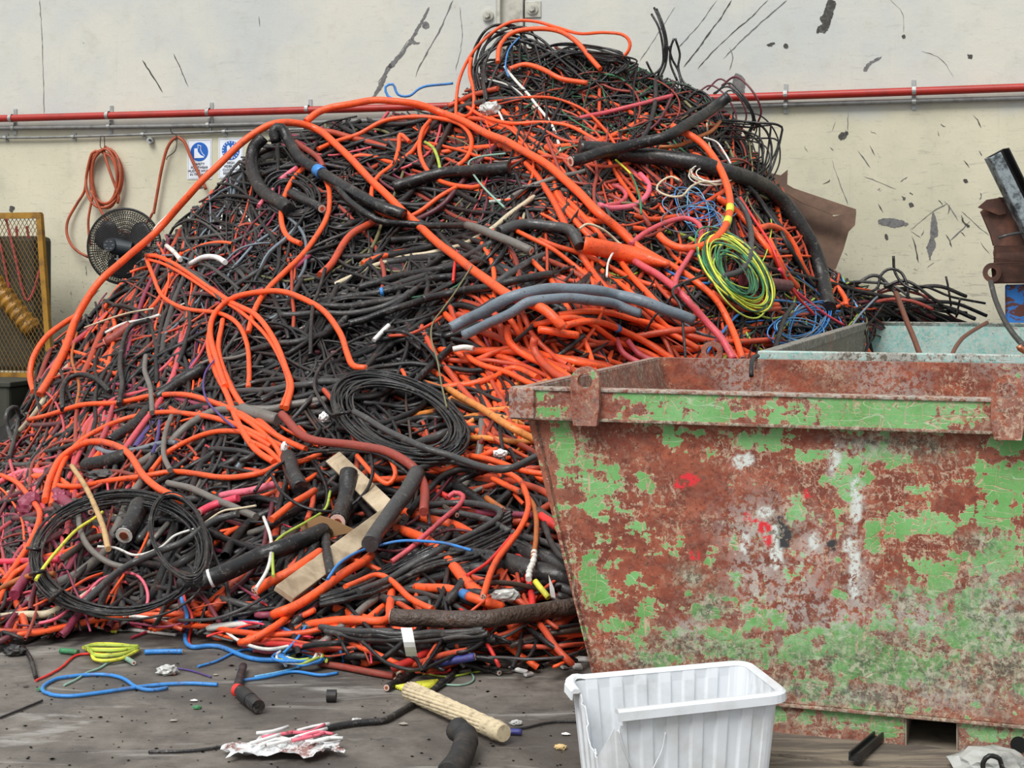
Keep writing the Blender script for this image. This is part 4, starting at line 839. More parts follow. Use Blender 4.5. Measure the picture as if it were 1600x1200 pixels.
# coils: a whole coil is one thing; each turn a strand of its own mesh part
def coil(label, cx, cy, ax, ay, ang, turns, thpx, color, lift, spread, group=None, name='cable_coil', arc=(0, 2*math.pi), band=1.0, ties=(), angj=0.03):
    c0 = Vector(at(cx, cy, float(surf(cx, cy))-lift).tolist()); root = empty(name, c0); tag(root, label, 'cable coil' if 'cable' in name else 'wire coil', group)
    for k in range(turns):
        t = np.linspace(arc[0], arc[1], 60) + (0 if arc[1]-arc[0] < 6 else 0)
        q = 1+spread*(rng.random()-.5)*band; ox, oy = rng.normal(0, spread*ax*.10, 2); ph = rng.uniform(0, 6.28)
        w1 = 1+.03*np.sin(2*t+ph)+.02*np.sin(3*t+ph*2)
        X = ax*q*w1*np.cos(t); Y = ay*q*w1*np.sin(t); an = ang+rng.normal()*angj; ca, sa = math.cos(an), math.sin(an)
        px = cx+ox+X*ca-Y*sa; py = cy+oy+X*sa+Y*ca
        d = smooth1(surf(px, py), 16)-lift-.07*rng.random()-.02*np.sin(t*2+ph); Q = at(px, py, d); Q[:, 2] = np.maximum(Q[:, 2], .02)
        r = thpx/2*c0.y/F; closed = arc[1]-arc[0] > 6.2
        if closed: Q = Q[:-1]
        tube_obj('turn', Q-np.array(c0), r, sheath(color if not isinstance(color, (list, tuple)) else color[k % len(color)]), root, 6, closed, False)
    for t in ties:
        X, Y = ax*math.cos(t), ay*math.sin(t); ca, sa = math.cos(ang), math.sin(ang); px, py = cx+X*ca-Y*sa, cy+X*sa+Y*ca
        n_ = np.array([math.cos(t)*ca-math.sin(t)*sa, math.cos(t)*sa+math.sin(t)*ca]); h = spread*(ax+ay)/2*.62
        Pt = [(px+n_[0]*s*h, py+n_[1]*s*h) for s in np.linspace(-1, 1, 7)]; d = float(surf(px, py)); hh = [.02, .11, .15, .16, .15, .11, .02]
        tube_obj('tie', np.array([at(a, b, d-lift-x) for (a, b), x in zip(Pt, hh)])-np.array(c0), .010, sheath('black'), root, 6)
    return root
coil('big flat coil of thin black cable at the lower left, tied in places', 186, 866, 132, 92, -.05, 17, 3.6, 'black', .46, .17, ties=(2.9, 2.45, 3.3))
coil('small oval loops of thin black cable hanging off the big coil', 280, 838, 40, 66, -.35, 7, 3.2, 'black', .56, .14)
coil('dusty oval coil of thin black cable under the straight grey cable', 622, 652, 96, 50, .38, 20, 4.0, ('black', 'soot', 'black', 'gray'), .42, .40, ties=(2.6,))
coil('green and yellow striped wire coil on the right slope', 1152, 424, 56, 27, .88, 20, 3.0, ('green', 'yellow', 'green', 'yelgreen', 'dgreen'), .46, .75, angj=.10)
coil('bright blue loose wire coil at the teal skip corner', 1252, 510, 34, 17, -.2, 12, 2.2, ('blue', 'sky', 'blue', 'slate'), .32, 1.0, name='wire_coil', angj=.6)
coil('blue wires looping beside the orange half circle', 1095, 335, 38, 15, .5, 10, 1.8, ('blue', 'sky', 'slate'), .30, 1.1, name='wire_coil', angj=.6)
coil('black flex coil under the foot of the long orange cable', 585, 262, 42, 16, -.3, 8, 3.0, 'black', .30, .5)
coil('pale twisted wires behind the foam tube', 1110, 272, 26, 12, .1, 5, 2.0, ('white', 'cream'), .34, .7, name='wire_coil')
coil('black loops heaped on the left shoulder above the rose tube', 455, 305, 34, 26, .3, 9, 4.0, ('black', 'soot'), .30, .7)
# black loops at the crown
CW_ = dict(black='black', soot='sooty', brick='brick red', maroon='maroon', gray='grey')
CR = ('black', 'soot', 'black', 'maroon')
for i in range(13):
    x0 = rng.uniform(738, 770); y0 = rng.uniform(120, 165); xt = rng.uniform(765, 830); yt = rng.uniform(36, 74); x1 = rng.uniform(800, 920); y1 = rng.uniform(90, 140)
    cable('thin black cable looped over the left of the crown', CR[i % 3], rng.uniform(3, 5), [(x0, y0), (x0-4, (y0+yt)/2), ((x0+xt)/2-6, yt+8), (xt, yt), ((xt+x1)/2, yt+(y1-yt)*.3), (x1, y1)], .28+.1*rng.random(), group='black loops on the left of the crown')
for i in range(11):
    x0 = rng.uniform(790, 860); y0 = rng.uniform(85, 125); xt = rng.uniform(900, 950); yt = rng.uniform(62, 92); x1 = rng.uniform(970, 1000); y1 = rng.uniform(95, 125)
    cable('thin black cable arching over the right of the crown', CR[i % 3], rng.uniform(3, 4.6), [(x0, y0), ((x0+xt)/2, (y0+yt)/2-10), (xt, yt), (xt+35, yt+6), (x1, (yt+y1)/2), (x1-18, y1)], .28+.1*rng.random(), group='black arches over the right of the crown')
for i in range(9):
    x0 = rng.uniform(1100, 1160); y0 = rng.uniform(165, 215); xr = rng.uniform(1180, 1218); yr_ = rng.uniform(190, 255); x1 = rng.uniform(1130, 1180); y1 = rng.uniform(255, 300)
    cable('thin black cable looping out from the right shoulder against the wall', CR[i % 2], rng.uniform(2.4, 4), [(x0, y0), ((x0+xr)/2+8, y0+4), (xr, (y0+yr_)/2), (xr+4, yr_+8), ((xr+x1)/2+8, y1-8), (x1, y1)], .2+.15*rng.random(), group='black loops on the right shoulder')
for i, P in enumerate(('1022,12 1030,30 1038,60 1038,92 1028,118', '1018,22 1030,44 1036,76 1034,104 1014,122', '1026,14 1036,40 1042,70 1040,100 1030,124', '1045,72 1050,92 1060,112 1066,140', '1055,60 1062,84 1060,106 1070,130 1100,148', '1053,60 1048,76 1048,100 1058,126', '1010,96 1018,112 1030,128')):
    cable('stiff black cable end sticking up from the crown', 'black', 3.6, P, .22, group='stiff black ends above the crown')
for i in range(9):
    x0 = rng.uniform(1060, 1130); y0 = rng.uniform(120, 160); a = rng.uniform(-20, 40)
    cable('thin dark cable drooping over the right shoulder under the crown', ('black', 'soot', 'maroon')[i % 3], rng.uniform(2.6, 4), [(x0, y0), (x0+22, y0-14+a*.2), (x0+48, y0+8), (x0+62, y0+40), (x0+50, y0+70)], .25, group='drooping cables on the right shoulder')
for i in range(26):      # low dark tail of the heap behind the teal skip
    x0 = rng.uniform(1290, 1400); y0 = rng.uniform(440, 500); L = rng.uniform(70, 150); sl = rng.uniform(.05, .4)
    P = [(x0, y0), (x0+L*.3, y0-6+rng.normal()*5), (x0+L*.65, y0+L*.3*sl+rng.normal()*5), (x0+L, y0+L*sl)]; tc = ('black', 'soot', 'black', 'brick', 'maroon', 'gray')[i % 6]; tt = rng.uniform(3, 7)
    cable('%s %s cable in the tail behind the teal skip, %s part' % ('thicker' if tt > 5 else 'thin', CW_[tc], 'left' if x0 < 1325 else 'right' if x0 > 1365 else 'middle'), tc, tt, P, .1+.15*rng.random(), group='dark cables in the tail behind the teal skip')
for lb, P in (('thin black cable hooping above the tail behind the teal skip', '1330,462 1368,452 1376,430 1390,420 1408,426 1418,450 1418,480'), ('stiff black stub upright at the end of the tail', '1478,432 1482,450 1486,478'),
              ('short black stub near the end of the tail', '1500,466 1497,482 1494,496'), ('hair thin black wire rising over the tail hoop', '1396,400 1398,425 1412,445 1435,455')):
    cable(lb, 'black', 4.5 if 'hoop' in lb else 3.4, P, .25, name='cable')

# ------------------------------------------------------------ the rest of the tangle
# region: x0,y0,x1,y1 | weight | direction (deg, up-right positive) | spread | curl | palette | px thickness | length
REG = [
 (-230,730,10,990, 22, 30, 35, .8, 'black*7 soot*5 gray*2 maroon*3 magenta*1 pink*1.5 brick*2 orange*2 dorange*2', 3.5, 11, 100),
 (740,60,1010,150, 9, -8, 28, .9, 'black*6 soot*3 maroon*1 brick*1 green*1 dorange*1', 2.4, 5.31, 90),
 (800,110,1150,190, 14, 2, 22, .7, 'black*6 soot*4 green*1.5 dgreen*2 brown*2 brick*1.5 maroon*1 olive*1.5 gray*3', 2, 4.72, 110),
 (700,150,900,215, 7, -6, 25, .6, 'black*4 soot*2 dgreen*1 gray*2 dusty*1 orange*1 white*1', 2.4, 5.9, 90),
 (780,180,1060,262, 13, -14, 10, .35, 'orange*8 dorange*7 brick*1 black*2 borange*1', 4.3, 10.6, 150),
 (840,150,1100,200, 6, 4, 16, .5, 'black*5 soot*4 olive*1 dorange*1 brick*1 gray*2', 2.4, 5.9, 110),
 (1060,160,1210,330, 8, -52, 32, .9, 'black*6 soot*3 olive*1 dorange*1 cream*.35 brick*1', 2.2, 5.31, 80),
 (450,170,760,260, 13, 12, 28, .6, 'black*6 soot*3 maroon*1 brick*2 magenta*1 gray*1 dorange*1 olive*1 pink*1', 2.7, 10.6, 110),
 (400,215,520,420, 9, 50, 50, 1.2, 'black*7 soot*4 gray*2 maroon*1 dusty*1 olive*1', 2.9, 7.08, 70),
 (560,230,900,300, 9, 8, 22, .5, 'black*6 soot*4 gray*2 maroon*1 dusty*1 magenta*1', 3.7, 13, 120),
 (520,290,900,400, 20, 4, 17, .6, 'black*6 soot*5 gray*4 olive*2 dusty*2 cream*.35 brick*1 dgreen*1', 2.4, 8.26, 110),
 (860,240,1090,330, 8, -20, 40, 1.0, 'black*5 soot*3 dorange*3 brick*2 gray*1 rose*1 orange*1', 2.4, 8.26, 80),
 (840,262,1040,420, 8, -42, 7, .3, 'orange*7 dorange*5 black*1 brick*1', 4.9, 10.6, 130),
 (960,300,1130,420, 7, -20, 45, .9, 'black*5 soot*4 blue*1 slate*2 dgreen*1 gray*2 purple*.4 olive*1', 2.2, 5.31, 70),
 (1050,380,1260,520, 10, -40, 30, .7, 'black*6 soot*3 maroon*2 brick*2 olive*1 dorange*2 yelgreen*1', 2.4, 7.08, 90),
 (1120,290,1290,460, 9, -55, 16, .5, 'orange*3 dorange*4 black*5 maroon*2 red*1 soot*2', 3.7, 9.44, 100),
 (1180,440,1320,540, 6, -8, 40, .9, 'black*5 soot*2 blue*2 sky*1 olive*2 cream*.35 yelgreen*1 dgreen*1 slate*1', 2.2, 4.72, 80),
 (440,385,900,500, 26, 14, 14, .35, 'black*8 soot*7 gray*3 dusty*1 brick*.5 maroon*.3', 3.7, 14.2, 170),
 (800,400,1120,470, 10, -14, 28, .7, 'black*6 soot*5 gray*3 olive*1 maroon*1 cream*.6', 2.2, 7.08, 110),
 (230,300,420,470, 16, 38, 38, .9, 'black*5 soot*3 gray*3 white*.7 dusty*1 magenta*1 maroon*1 dorange*1 cream*.35 slate*1', 2.4, 7.08, 75),
 (60,380,300,650, 26, 56, 8, .3, 'orange*5 dorange*5 pink*1.4 brick*2 black*8 soot*6 gray*2 purple*.6 magenta*.6 cream*.35', 3.7, 10.6, 120),
 (200,440,380,640, 20, 62, 32, .8, 'black*8 soot*5 gray*3 maroon*1 blue*.2 dusty*1 magenta*.6', 3, 8.26, 90),
 (380,470,700,640, 32, 14, 24, .8, 'black*11 soot*6 gray*1 maroon*.4', 3.7, 11.8, 110),
 (690,480,900,620, 14, -24, 38, .7, 'orange*7 dorange*8 pink*1 brick*2 black*1', 6.1, 11.8, 90),
 (860,475,1110,580, 16, -20, 9, .3, 'orange*7 dorange*7 pink*1 brick*1', 7.3, 13, 150),
 (690,600,860,700, 8, -8, 25, .6, 'amber*4 borange*3 black*4 orange*2 soot*2', 4.3, 10.6, 80),
 (20,620,250,780, 22, 48, 30, .8, 'black*5 soot*4 gray*3 maroon*3 pink*3 brick*2 magenta*1 dusty*1', 3.7, 10.6, 80),
 (0,760,140,1000, 22, 50, 45, .9, 'magenta*4 maroon*5 pink*3 brick*2 black*4 soot*2 orange*1 rose*1 cream*.5', 3.7, 13, 75),
 (200,630,480,780, 22, 18, 30, .6, 'black*8 soot*5 gray*3 orange*3 dorange*2 slate*1 dusty*1', 4.3, 13, 110),
 (100,780,330,970, 14, 25, 40, .7, 'black*6 soot*4 gray*3 dusty*2 maroon*2 brown*2', 6.1, 16.5, 90),
 (380,690,700,960, 30, 28, 28, .7, 'black*7 soot*7 gray*4 dorange*3 orange*2 maroon*1 brown*1 dusty*1', 4.9, 16.5, 110),
 (640,700,930,980, 26, -5, 26, .6, 'black*7 soot*7 gray*3 dorange*3 orange*2 maroon*1.5 brown*1 red*.5', 4.9, 18.9, 110),
 (700,690,860,760, 7, -14, 20, .4, 'orange*4 dorange*4 amber*1 black*2', 6.1, 10.6, 100),
 (120,940,520,1020, 14, 0, 22, .5, 'orange*4 dorange*3 black*4 soot*3 white*1 red*1 hot*1 blue*1 magenta*1', 3, 10.6, 110),
 (420,940,920,1050, 22, 2, 16, .4, 'black*5 soot*6 gray*4 orange*3 dorange*3 red*1 brown*1', 4.9, 13, 140),
 (40,560,300,660, 8, 40, 35, .7, 'orange*3 dorange*3 pink*2 magenta*1 black*7 soot*3 purple*.5', 3, 8.26, 70),
]
def parse_pal(s):
    n, w_ = zip(*[t.split('*') for t in s.split()]); w_ = np.array([float(q) for q in w_]); return n, w_/w_.sum()
WHERE = []
DENS = 27.0
strands = []
for ri, (x0, y0, x1, y1, wt, ang, spr, curl, pal, ta, tb_, L) in enumerate(REG):
    names, pw_ = parse_pal(pal); area = (x1-x0)*(y1-y0)
    n = int(area*DENS/(L*(ta*.6+tb_*.4)*1.6)*0.125)
    n = int(min(n, 330))
    for q in range(n):
        x, y = rng.uniform(x0, x1), rng.uniform(y0, y1)
        yr_, yb_ = np.interp(x, *RIDGE), np.interp(x, *BASE)
        if y < yr_-1 or y > yb_: continue
        if x > 880+(y-655)*.2 and y > 655: continue
        th = ta+(tb_-ta)*rng.random()**1.8; fld = math.sin(x/43+y/71+ri)+math.sin(x/29-y/37+2*ri)*.6; a = math.radians(ang+spr*.55*fld+rng.normal(0, spr*.5)); Ls = L*rng.uniform(.8, 3.4); m = int(Ls/8)+3
        k0 = rng.normal(0, curl)*.05*.9*(1 if th < 7 else .45); k1 = rng.normal(0, curl)*.05*.9*(1 if th < 7 else .45)
        t = np.linspace(0, 1, m); A = a+8*np.cumsum((k0*(1-t)+k1*t)*.28)+(.22+.32*curl)*(1 if th < 7 else .6)*np.sin(t*Ls/rng.uniform(28, 60)+rng.uniform(0, 6))+.10*curl*np.sin(t*Ls/9+rng.uniform(0, 6))
        dx, dy = np.cos(A)*8, -np.sin(A)*8; px = x+np.cumsum(dx)-dx.sum()/2; py = y+np.cumsum(dy)-dy.sum()/2
        yr2, yb2 = np.interp(px, *RIDGE), np.interp(px, *BASE)
        ok = (py > yr2-(9 if th < 6 else 1)) & (py < yb2+8)
        if not ok.all():
            mid = m//2; lo = mid
            while lo > 0 and ok[lo-1]: lo -= 1
            hi = mid
            while hi < m-1 and ok[hi+1]: hi += 1
            if hi-lo < 4: continue
            px, py = px[lo:hi+1], py[lo:hi+1]
        m = len(px); lv = rng.random(); l0 = .02+.26*lv; lift = l0+.05*np.sin(np.linspace(0, rng.uniform(2, 7), m)+rng.uniform(0, 6))
        lift[0] -= .03; lift[-1] -= .03
        d = smooth1(surf(px, py), 3); r = th/2*float(d.mean())/F
        Q = at(px, py, d-lift); Q[:, 2] = np.maximum(Q[:, 2], r+.003)
        cn_ = names[rng.choice(len(names), p=pw_)]
        pos = ('upper ' if np.mean(py) < y0+(y1-y0)*.36 else 'lower ' if np.mean(py) > y0+(y1-y0)*.64 else 'middle ')+('left' if np.mean(px) < x0+(x1-x0)*.36 else 'right' if np.mean(px) > x0+(x1-x0)*.64 else 'part'); strands.append((lv*th**.5, ri, cn_, th, Q, r, pos))
NAMES = ['far left flank', 'crown', 'green flecked thin wires below the crown', 'shoulder left of the crown', 'orange sheaf below the crown', 'dark band over the orange sheaf', 'right shoulder', 'upper left of the heap', 'left shoulder',
 'band left of the foam tube', 'upper middle of the heap', 'hollow under the foam tube', 'orange sheaf under the long diagonal cable', 'patch around the dark pink loop', 'slope above the teal skip', 'right slope beside the thick black arc', 'blue tangle by the teal skip',
 'stacked cables across the middle', 'strip above the grey hoses', 'upper left slope', 'orange run down the left slope', 'dark left slope', 'dark centre', 'orange loops beside the white wrapped end', 'orange bundle under the grey hoses',
 'amber cables at the skip corner', 'lower left slope', 'pink heap at the far left', 'slope between the orange arcs', 'floor of the big black coil', 'lower middle around the timber', 'lower right beside the green skip', 'orange cables over the lower right',
 'fringe on the floor at left', 'fringe on the floor in front', 'left foot of the heap']
CW = dict(black='black', soot='dusty black', gray='dark grey', dusty='dusty grey', orange='bright orange', dorange='dull orange', borange='brown orange', amber='amber', pink='dull pink', hot='hot pink', red='red', brick='brick red', maroon='maroon',
 magenta='magenta', slate='slate grey', white='white', cream='cream', yellow='yellow', yelgreen='yellow green', green='green', dgreen='dark green', blue='blue', sky='light blue', navy='navy', purple='purple', olive='olive', brown='brown', tan='tan', mint='pale green', rose='rose')
strands.sort(key=lambda s: -s[0])
nind = max(0, 297-NCB); per = {}; ind, rest = [], []
for s in strands:
    if len(ind) < nind and per.get(s[1], 0) < (6 if s[1] else 0): per[s[1]] = per.get(s[1], 0)+1; ind.append(s)
    else: rest.append(s)
for _, ri, c, th, Q, r, pos in ind:
    o = tube_obj('cable', Q, r, sheath(c), k=8); tag(o, '%s %s cable, %s of the %s' % ('thick' if th > 8 else 'medium' if th > 4.5 else 'thin', CW[c], pos, NAMES[ri]), 'cable', '%s cables, %s' % (CW[c], NAMES[ri]))
Vs, Qs, Cs, nb = [], [], [], 0
for _, ri, c, th, Q, r, _p in rest:
    k = 5 if th < 6 else 7; V, q = tube_arrays(Q, r, k); Vs.append(V); Qs.append(q+nb); nb += len(V)
    cc = np.array([*lin(PAL[c]), 1.0])*np.array([*([rng.uniform(.7, 1.15)]*3), 1]); Cs.append(np.broadcast_to(cc, (len(V), 4)))
me = quads_mesh('cable_tangle', np.vstack(Vs), np.vstack(Qs), np.vstack(Cs))
tag(link('cable_tangle', me, sheath('', True)), 'dense tangle of small mixed scrap cables filling the heap', 'cable tangle', kind='stuff')
print('cables', NCB, 'individual', len(ind), 'rest', len(rest), 'tris', 2*len(me.polygons))

# ------------------------------------------------------------ other scrap in the heap
def board(name, label, px0, py0, px1, py1, wpx, lift, mat, th=.03, cat='board'):
    P = np.linspace((px0, py0), (px1, py1), 6); d = surf(P[:, 0], P[:, 1]); d = np.linspace(d[0], d[-1], 6)-lift; Q = at(P[:, 0], P[:, 1], d)
    c = Q.mean(0); D = Vector((Q[-1]-Q[0]).tolist()); wv = wpx*c[1]/F
    bm = bmesh.new(); vs = bx(bm, (0,0,0), (wv, th, D.length), bev=.004)
    up = Vector((0, -1, .5)); z = D.normalized(); x = up.cross(z).normalized(); y = z.cross(x); M = Matrix((x, y, z)).transposed().to_4x4()
    for v in vs: v.co.x += .006*math.sin(v.co.z*31)
    bmesh.ops.transform(bm, matrix=M, verts=bm.verts); return tag(link(name, bm_mesh(name, bm), mat, None, tuple(c)), label, cat)
nw = NT('weathered_timber'); gv = nw.noise(6, 6, 0.6, 0.4); M_wood = nw.done(nw.mix(nw.step(gv, .35, .7), lin((196,178,150)), lin((140,122,98))), .8, 0, gv, .4, .01)
board('timber_board', 'pale timber board wedged under the faded red cable, upper one', 520, 715, 612, 802, 28, .46, M_wood)
board('timber_board', 'pale timber board slanting to the lower left, lower one', 618, 800, 446, 926, 34, .46, M_wood)
M_card = plain('brown_cardboard', (150,116,78), .85, 0, .3, 5)
def sheet(name, label, poly, d0, mat, tilt=0.0, th=.012, cat='sheet', fold=0.0, slope=0.0):
    P = np.array(pts(poly)); c = P.mean(0); V = []
    for x, y in P: V.append(at(x, y, d0+tilt*(x-c[0])/100+slope*(y-c[1])/100+fold*math.sin((x-c[0])/18)))
    V = np.array(V); c3 = V.mean(0); n = len(V); W = [tuple(v-c3) for v in V]+[tuple(v-c3+np.array([0, th, 0])) for v in V]
    me = pyd(name, W, [tuple(range(n)), tuple(range(n, 2*n))[::-1]]+[(i, i+n, (i+1) % n+n, (i+1) % n) for i in range(n)])
    return tag(link(name, me, mat, None, tuple(c3)), label, cat)
d_ = lambda x, y, l: float(surf(x, y))-l
sheet('cardboard_scrap', 'torn brown cardboard piece left of the pink cored pipe', '468,822 500,806 520,812 545,824 560,830 530,836 505,844 486,848 474,836', d_(510, 825, .40), M_card, cat='cardboard')
u_ = 'crumpled pale tape ball on the upper middle of the heap'
def lumpy(name, label, px, py, rpx, lift, mat, sq=(1, 1, 1), amp=.3, cat='scrap', seed=1, d=None):
    r = np.random.default_rng(seed); dd = d if d else d_(px, py, lift); R = rpx*dd/F; bm = bmesh.new(); bmesh.ops.create_icosphere(bm, subdivisions=3, radius=R)
    for v in bm.verts:
        q = v.co/R; f = 1+amp*(math.sin(q.x*5+seed)*math.sin(q.y*6+seed*2)*math.sin(q.z*5.5+seed*3))+amp*.08*r.normal(); v.co = Vector((v.co.x*f*sq[0], v.co.y*f*sq[1], v.co.z*f*sq[2]))
    p = at(px, py, dd); p[2] = max(p[2], R*sq[2]*.9); return tag(link(name, bm_mesh(name, bm), mat, None, tuple(p)), label, cat)
M_foil = plain('crumpled_tape', (200,200,196), .35, .2, .4, 30)
lumpy('tape_wad', 'pale crumpled tape wad beside the ribbed pink strip near the crown', 768, 170, 13, .3, M_foil, (1.3,1,.8), .35, seed=3)
lumpy('tape_wad', 'white crumpled tape wad under the straight grey cable', 506, 652, 8, .46, M_white, (1,1,.9), .4, seed=5)
lumpy('tape_wad', 'small white wad among the cables left of the lowest orange arc', 444, 700, 6, .4, M_white, (.8,1,1.6), .4, seed=6)
lumpy('rag', 'white label scrap wedged between cables above the skip corner', 782, 708, 8, .42, M_white, (1.4,.6,.7), .4, seed=8)
lumpy('rag', 'magenta rubber lump at the left of the coil', 48, 792, 20, .3, sheath('magenta'), (1,1,1.1), .35, seed=9)
lumpy('rag', 'dark pink rubber sleeve piece behind the tan cable', 96, 785, 17, .22, sheath('magenta'), (.9,1,1.2), .3, seed=12)
lumpy('rag', 'grey crumpled sleeve under the orange hoop', 160, 742, 17, .34, sheath('gray'), (1.5,1,.5), .35, seed=13)
M_trans = plain('clear_plastic', (190,192,186), .2, 0, .3, 9)
lumpy('plastic_scrap', 'grey clear plastic crate shard behind the brown pipe', 790, 930, 16, .34, M_trans, (1.4,.6,.6), .3, seed=15)
sheet('plastic_scrap', 'white plastic shard standing beside the yellow wrapped roll', '857,898 866,920 868,934 860,933', d_(862, 918, .4), M_white, cat='plastic')
cable('short yellow wrapped roll beside the white shard', 'yellow', 9, '836,908 846,920 857,934', .40, 's')
for i, (x, y) in enumerate(((714,805),(866,818),(770,880),(786,796),(142,800))):
    cable('stub of cut cable facing out, %s' % ('near the flat grey loop', 'in the pink heap by the skip edge', 'beside the curving orange cable', 'under the curving orange cable', 'inside the coil top')[i], ('brown', 'brown', 'black', 'borange', 'gray')[i], (8, 17, 6, 9, 10)[i], [(x-26, y-18), (x-12, y-8), (x, y)], .38, 'e', cores=(1, 3, 1, 3, 1)[i])
cable('red stub of cut cable against the skip edge', 'red', 14, '846,806 858,815 872,824', .40, 'e', cores=3)
cable('rose magenta cable lying level behind the flat grey loop', 'magenta', 9, '745,800 790,803 850,806', .30)
cable('black plug lead hanging in front of the skip edge', 'soot', 9, '850,818 860,845 874,868 888,876', .45, 's', cores=1)
cable('crimson wire left of the curving orange cable', 'red', 5, '730,899 760,880 788,850 800,836', .46)
# strapped bundle on the floor
root = empty('cable_bundle', at(640, 1005, d_(640, 1005, .2))); tag(root, 'bundle of dusty black cables held by a white strap at the heap foot', 'cable bundle'); c0 = np.array(root.location)
for k in range(7):
    o_ = k*5.2-14; P = catmull([(500+k*4, 988+o_*.6), (560, 1000+o_), (640, 1004+o_), (705, 1000+o_*.9), (755+k*4, 992+o_*.6)], 6); Q, r = cable_path(P, 9, .40+.02*(k % 3)); tube_obj('strand', Q-c0, r, sheath(('gray', 'soot')[k % 2]), root, 8)
Q = np.array([at(635+s*1.4, 982+s*7.0, d_(637, 1000, .47+.05*math.sin(s/6*math.pi))) for s in range(7)]); Vq = []
for q in Q: Vq += [tuple(q-c0+[-.022, 0, 0]), tuple(q-c0+[.022, 0, 0])]
o = link('strap', pyd('strap', Vq, [(i*2, i*2+1, i*2+3, i*2+2) for i in range(6)]), M_white, root); m = o.modifiers.new('s', 'SOLIDIFY'); m.thickness = .004
root = empty('cable_bundle', at(620, 900, d_(620, 900, .3))); tag(root, 'glossy sheaf of black cables fanning across the front middle', 'cable bundle'); c0 = np.array(root.location)
for k in range(9):
    o_ = k*3.6-14; P = catmull([(500, 938+o_*.5), (560, 922+o_*.8), (610, 900+o_), (670, 872+o_), (740, 852+o_*1.3), (800, 822+o_*1.7)], 6); Q, r = cable_path(P, 7, .34+.02*(k % 3)); tube_obj('strand', Q-c0, r, sheath(('black', 'soot', 'black')[k % 3]), root, 8)
# brown sheets leaning on the wall behind the right slope
nr = NT('rusty_sheet'); rv = nr.noise(4, 7, .65); M_rsheet = nr.done(nr.mix(nr.step(rv, .35, .7), lin((84,62,50)), lin((112,86,68))), .8, 0, rv, .4, .01)
sheet('steel_sheet', 'large brown rusty sheet leaning on the wall behind the right slope, lower one', '1195,330 1230,300 1300,335 1302,338 1338,330 1336,352 1326,362 1318,390 1306,420 1296,428 1250,430 1215,400', 13.05, M_rsheet, -.1, .02, slope=-.25, cat='sheet')
sheet('steel_sheet', 'narrow brown sheet with a torn top corner above the larger one', '1196,272 1204,270 1220,274 1231,265 1230,288 1240,294 1338,327 1336,334 1302,336 1255,318 1225,300 1200,284', 12.98, M_rsheet, -.1, .02, slope=-.25, cat='sheet')
# scrap steel pile at the right behind the teal skip
M_rb = plain('rust_brown', (88,62,54), .8, .1, .6, 8, (128,84,66)); M_bl = NT('blue_rust'); bv = M_bl.noise(7, 7, .7, .6); M_blue = M_bl.done(M_bl.mix(M_bl.step(bv, .50, .54), lin((50,130,214)), lin((104,58,46))), .6, 0, bv, .4, .01)
dS = lambda px: (13.15)/(SK_N[0]*ray(px)+SK_N[1])
def sbox(name, label, x0, y0, x1, y1, mat, depth=.3, dd=0, parent=None, skew=0):
    d0 = dS(x0)+dd; a = at(x0, y1, d0); b = at(x1, y0, d0); W, H = (b[0]-a[0])/.9467, b[2]-a[2]
    c = (a[0]+W/2*SK_U[0]+depth/2*SK_N[0], a[1]+W/2*SK_U[1]+depth/2*SK_N[1], (a[2]+b[2])/2)
    bm = bmesh.new(); bx(bm, (0,0,0), (W, depth, H), bev=.012)
    bmesh.ops.subdivide_edges(bm, edges=bm.edges[:], cuts=2, use_grid_fill=True)
    for v in bm.verts: v.co += Vector((rng.normal()*.004, rng.normal()*.004, rng.normal()*.004+skew*v.co.x))
    o = link(name, bm_mesh(name, bm), mat, None, c); o.rotation_euler = (0, 0, -math.atan2(SK_N[0], SK_N[1])); return tag(o, label, name.split('_')[-1])
zb = at(1572, 445, dS(1572))[2]
sbox('steel_bin', 'rusty blue steel bin at the right edge behind the teal skip', 1572, 445, 1700, 812, M_blue, .32)
o = sbox('steel_beam', 'dark pocked steel beam with an eye end, on the blue bin', 1550, 411, 1700, 442, M_rb, .22, -.06)
eye = sk = None
u3 = at(1550, 426, dS(1550)-.1); V = []; n = 20
for yy in (-.04, .04):
    for rr in (.075, .035):
        for i in range(n): V.append((rr*math.cos(2*math.pi*i/n), yy, rr*1.1*math.sin(2*math.pi*i/n)))
Fq = []
for i in range(n):
    j = (i+1) % n; Fq += [(i, j, n+j, n+i), (2*n+i, 3*n+i, 3*n+j, 2*n+j), (i, 2*n+i, 2*n+j, j), (n+i, n+j, 3*n+j, 3*n+i)]
e = link('eye', pyd('eye', V, Fq), M_rb, o); e.location = o.rotation_euler.to_matrix().inverted() @ (Vector(u3.tolist())-o.location)
sbox('steel_beam', 'rough brown steel block lying on the eyed beam', 1553, 382, 1700, 411, M_rb, .25, -.02, skew=.02)
sheet('steel_sheet', 'bent brown steel plate standing on the brown block', '1533,331 1542,322 1562,308 1598,310 1680,312 1680,384 1553,384 1548,366', 12.05, M_rb, 0, .03, cat='sheet', fold=.02)
sheet('steel_sheet', 'folded lip of the bent brown plate catching light', '1528,324 1542,312 1562,309 1570,325 1572,334 1560,336 1548,331', 12.0, M_rb, .1, .012, cat='sheet')
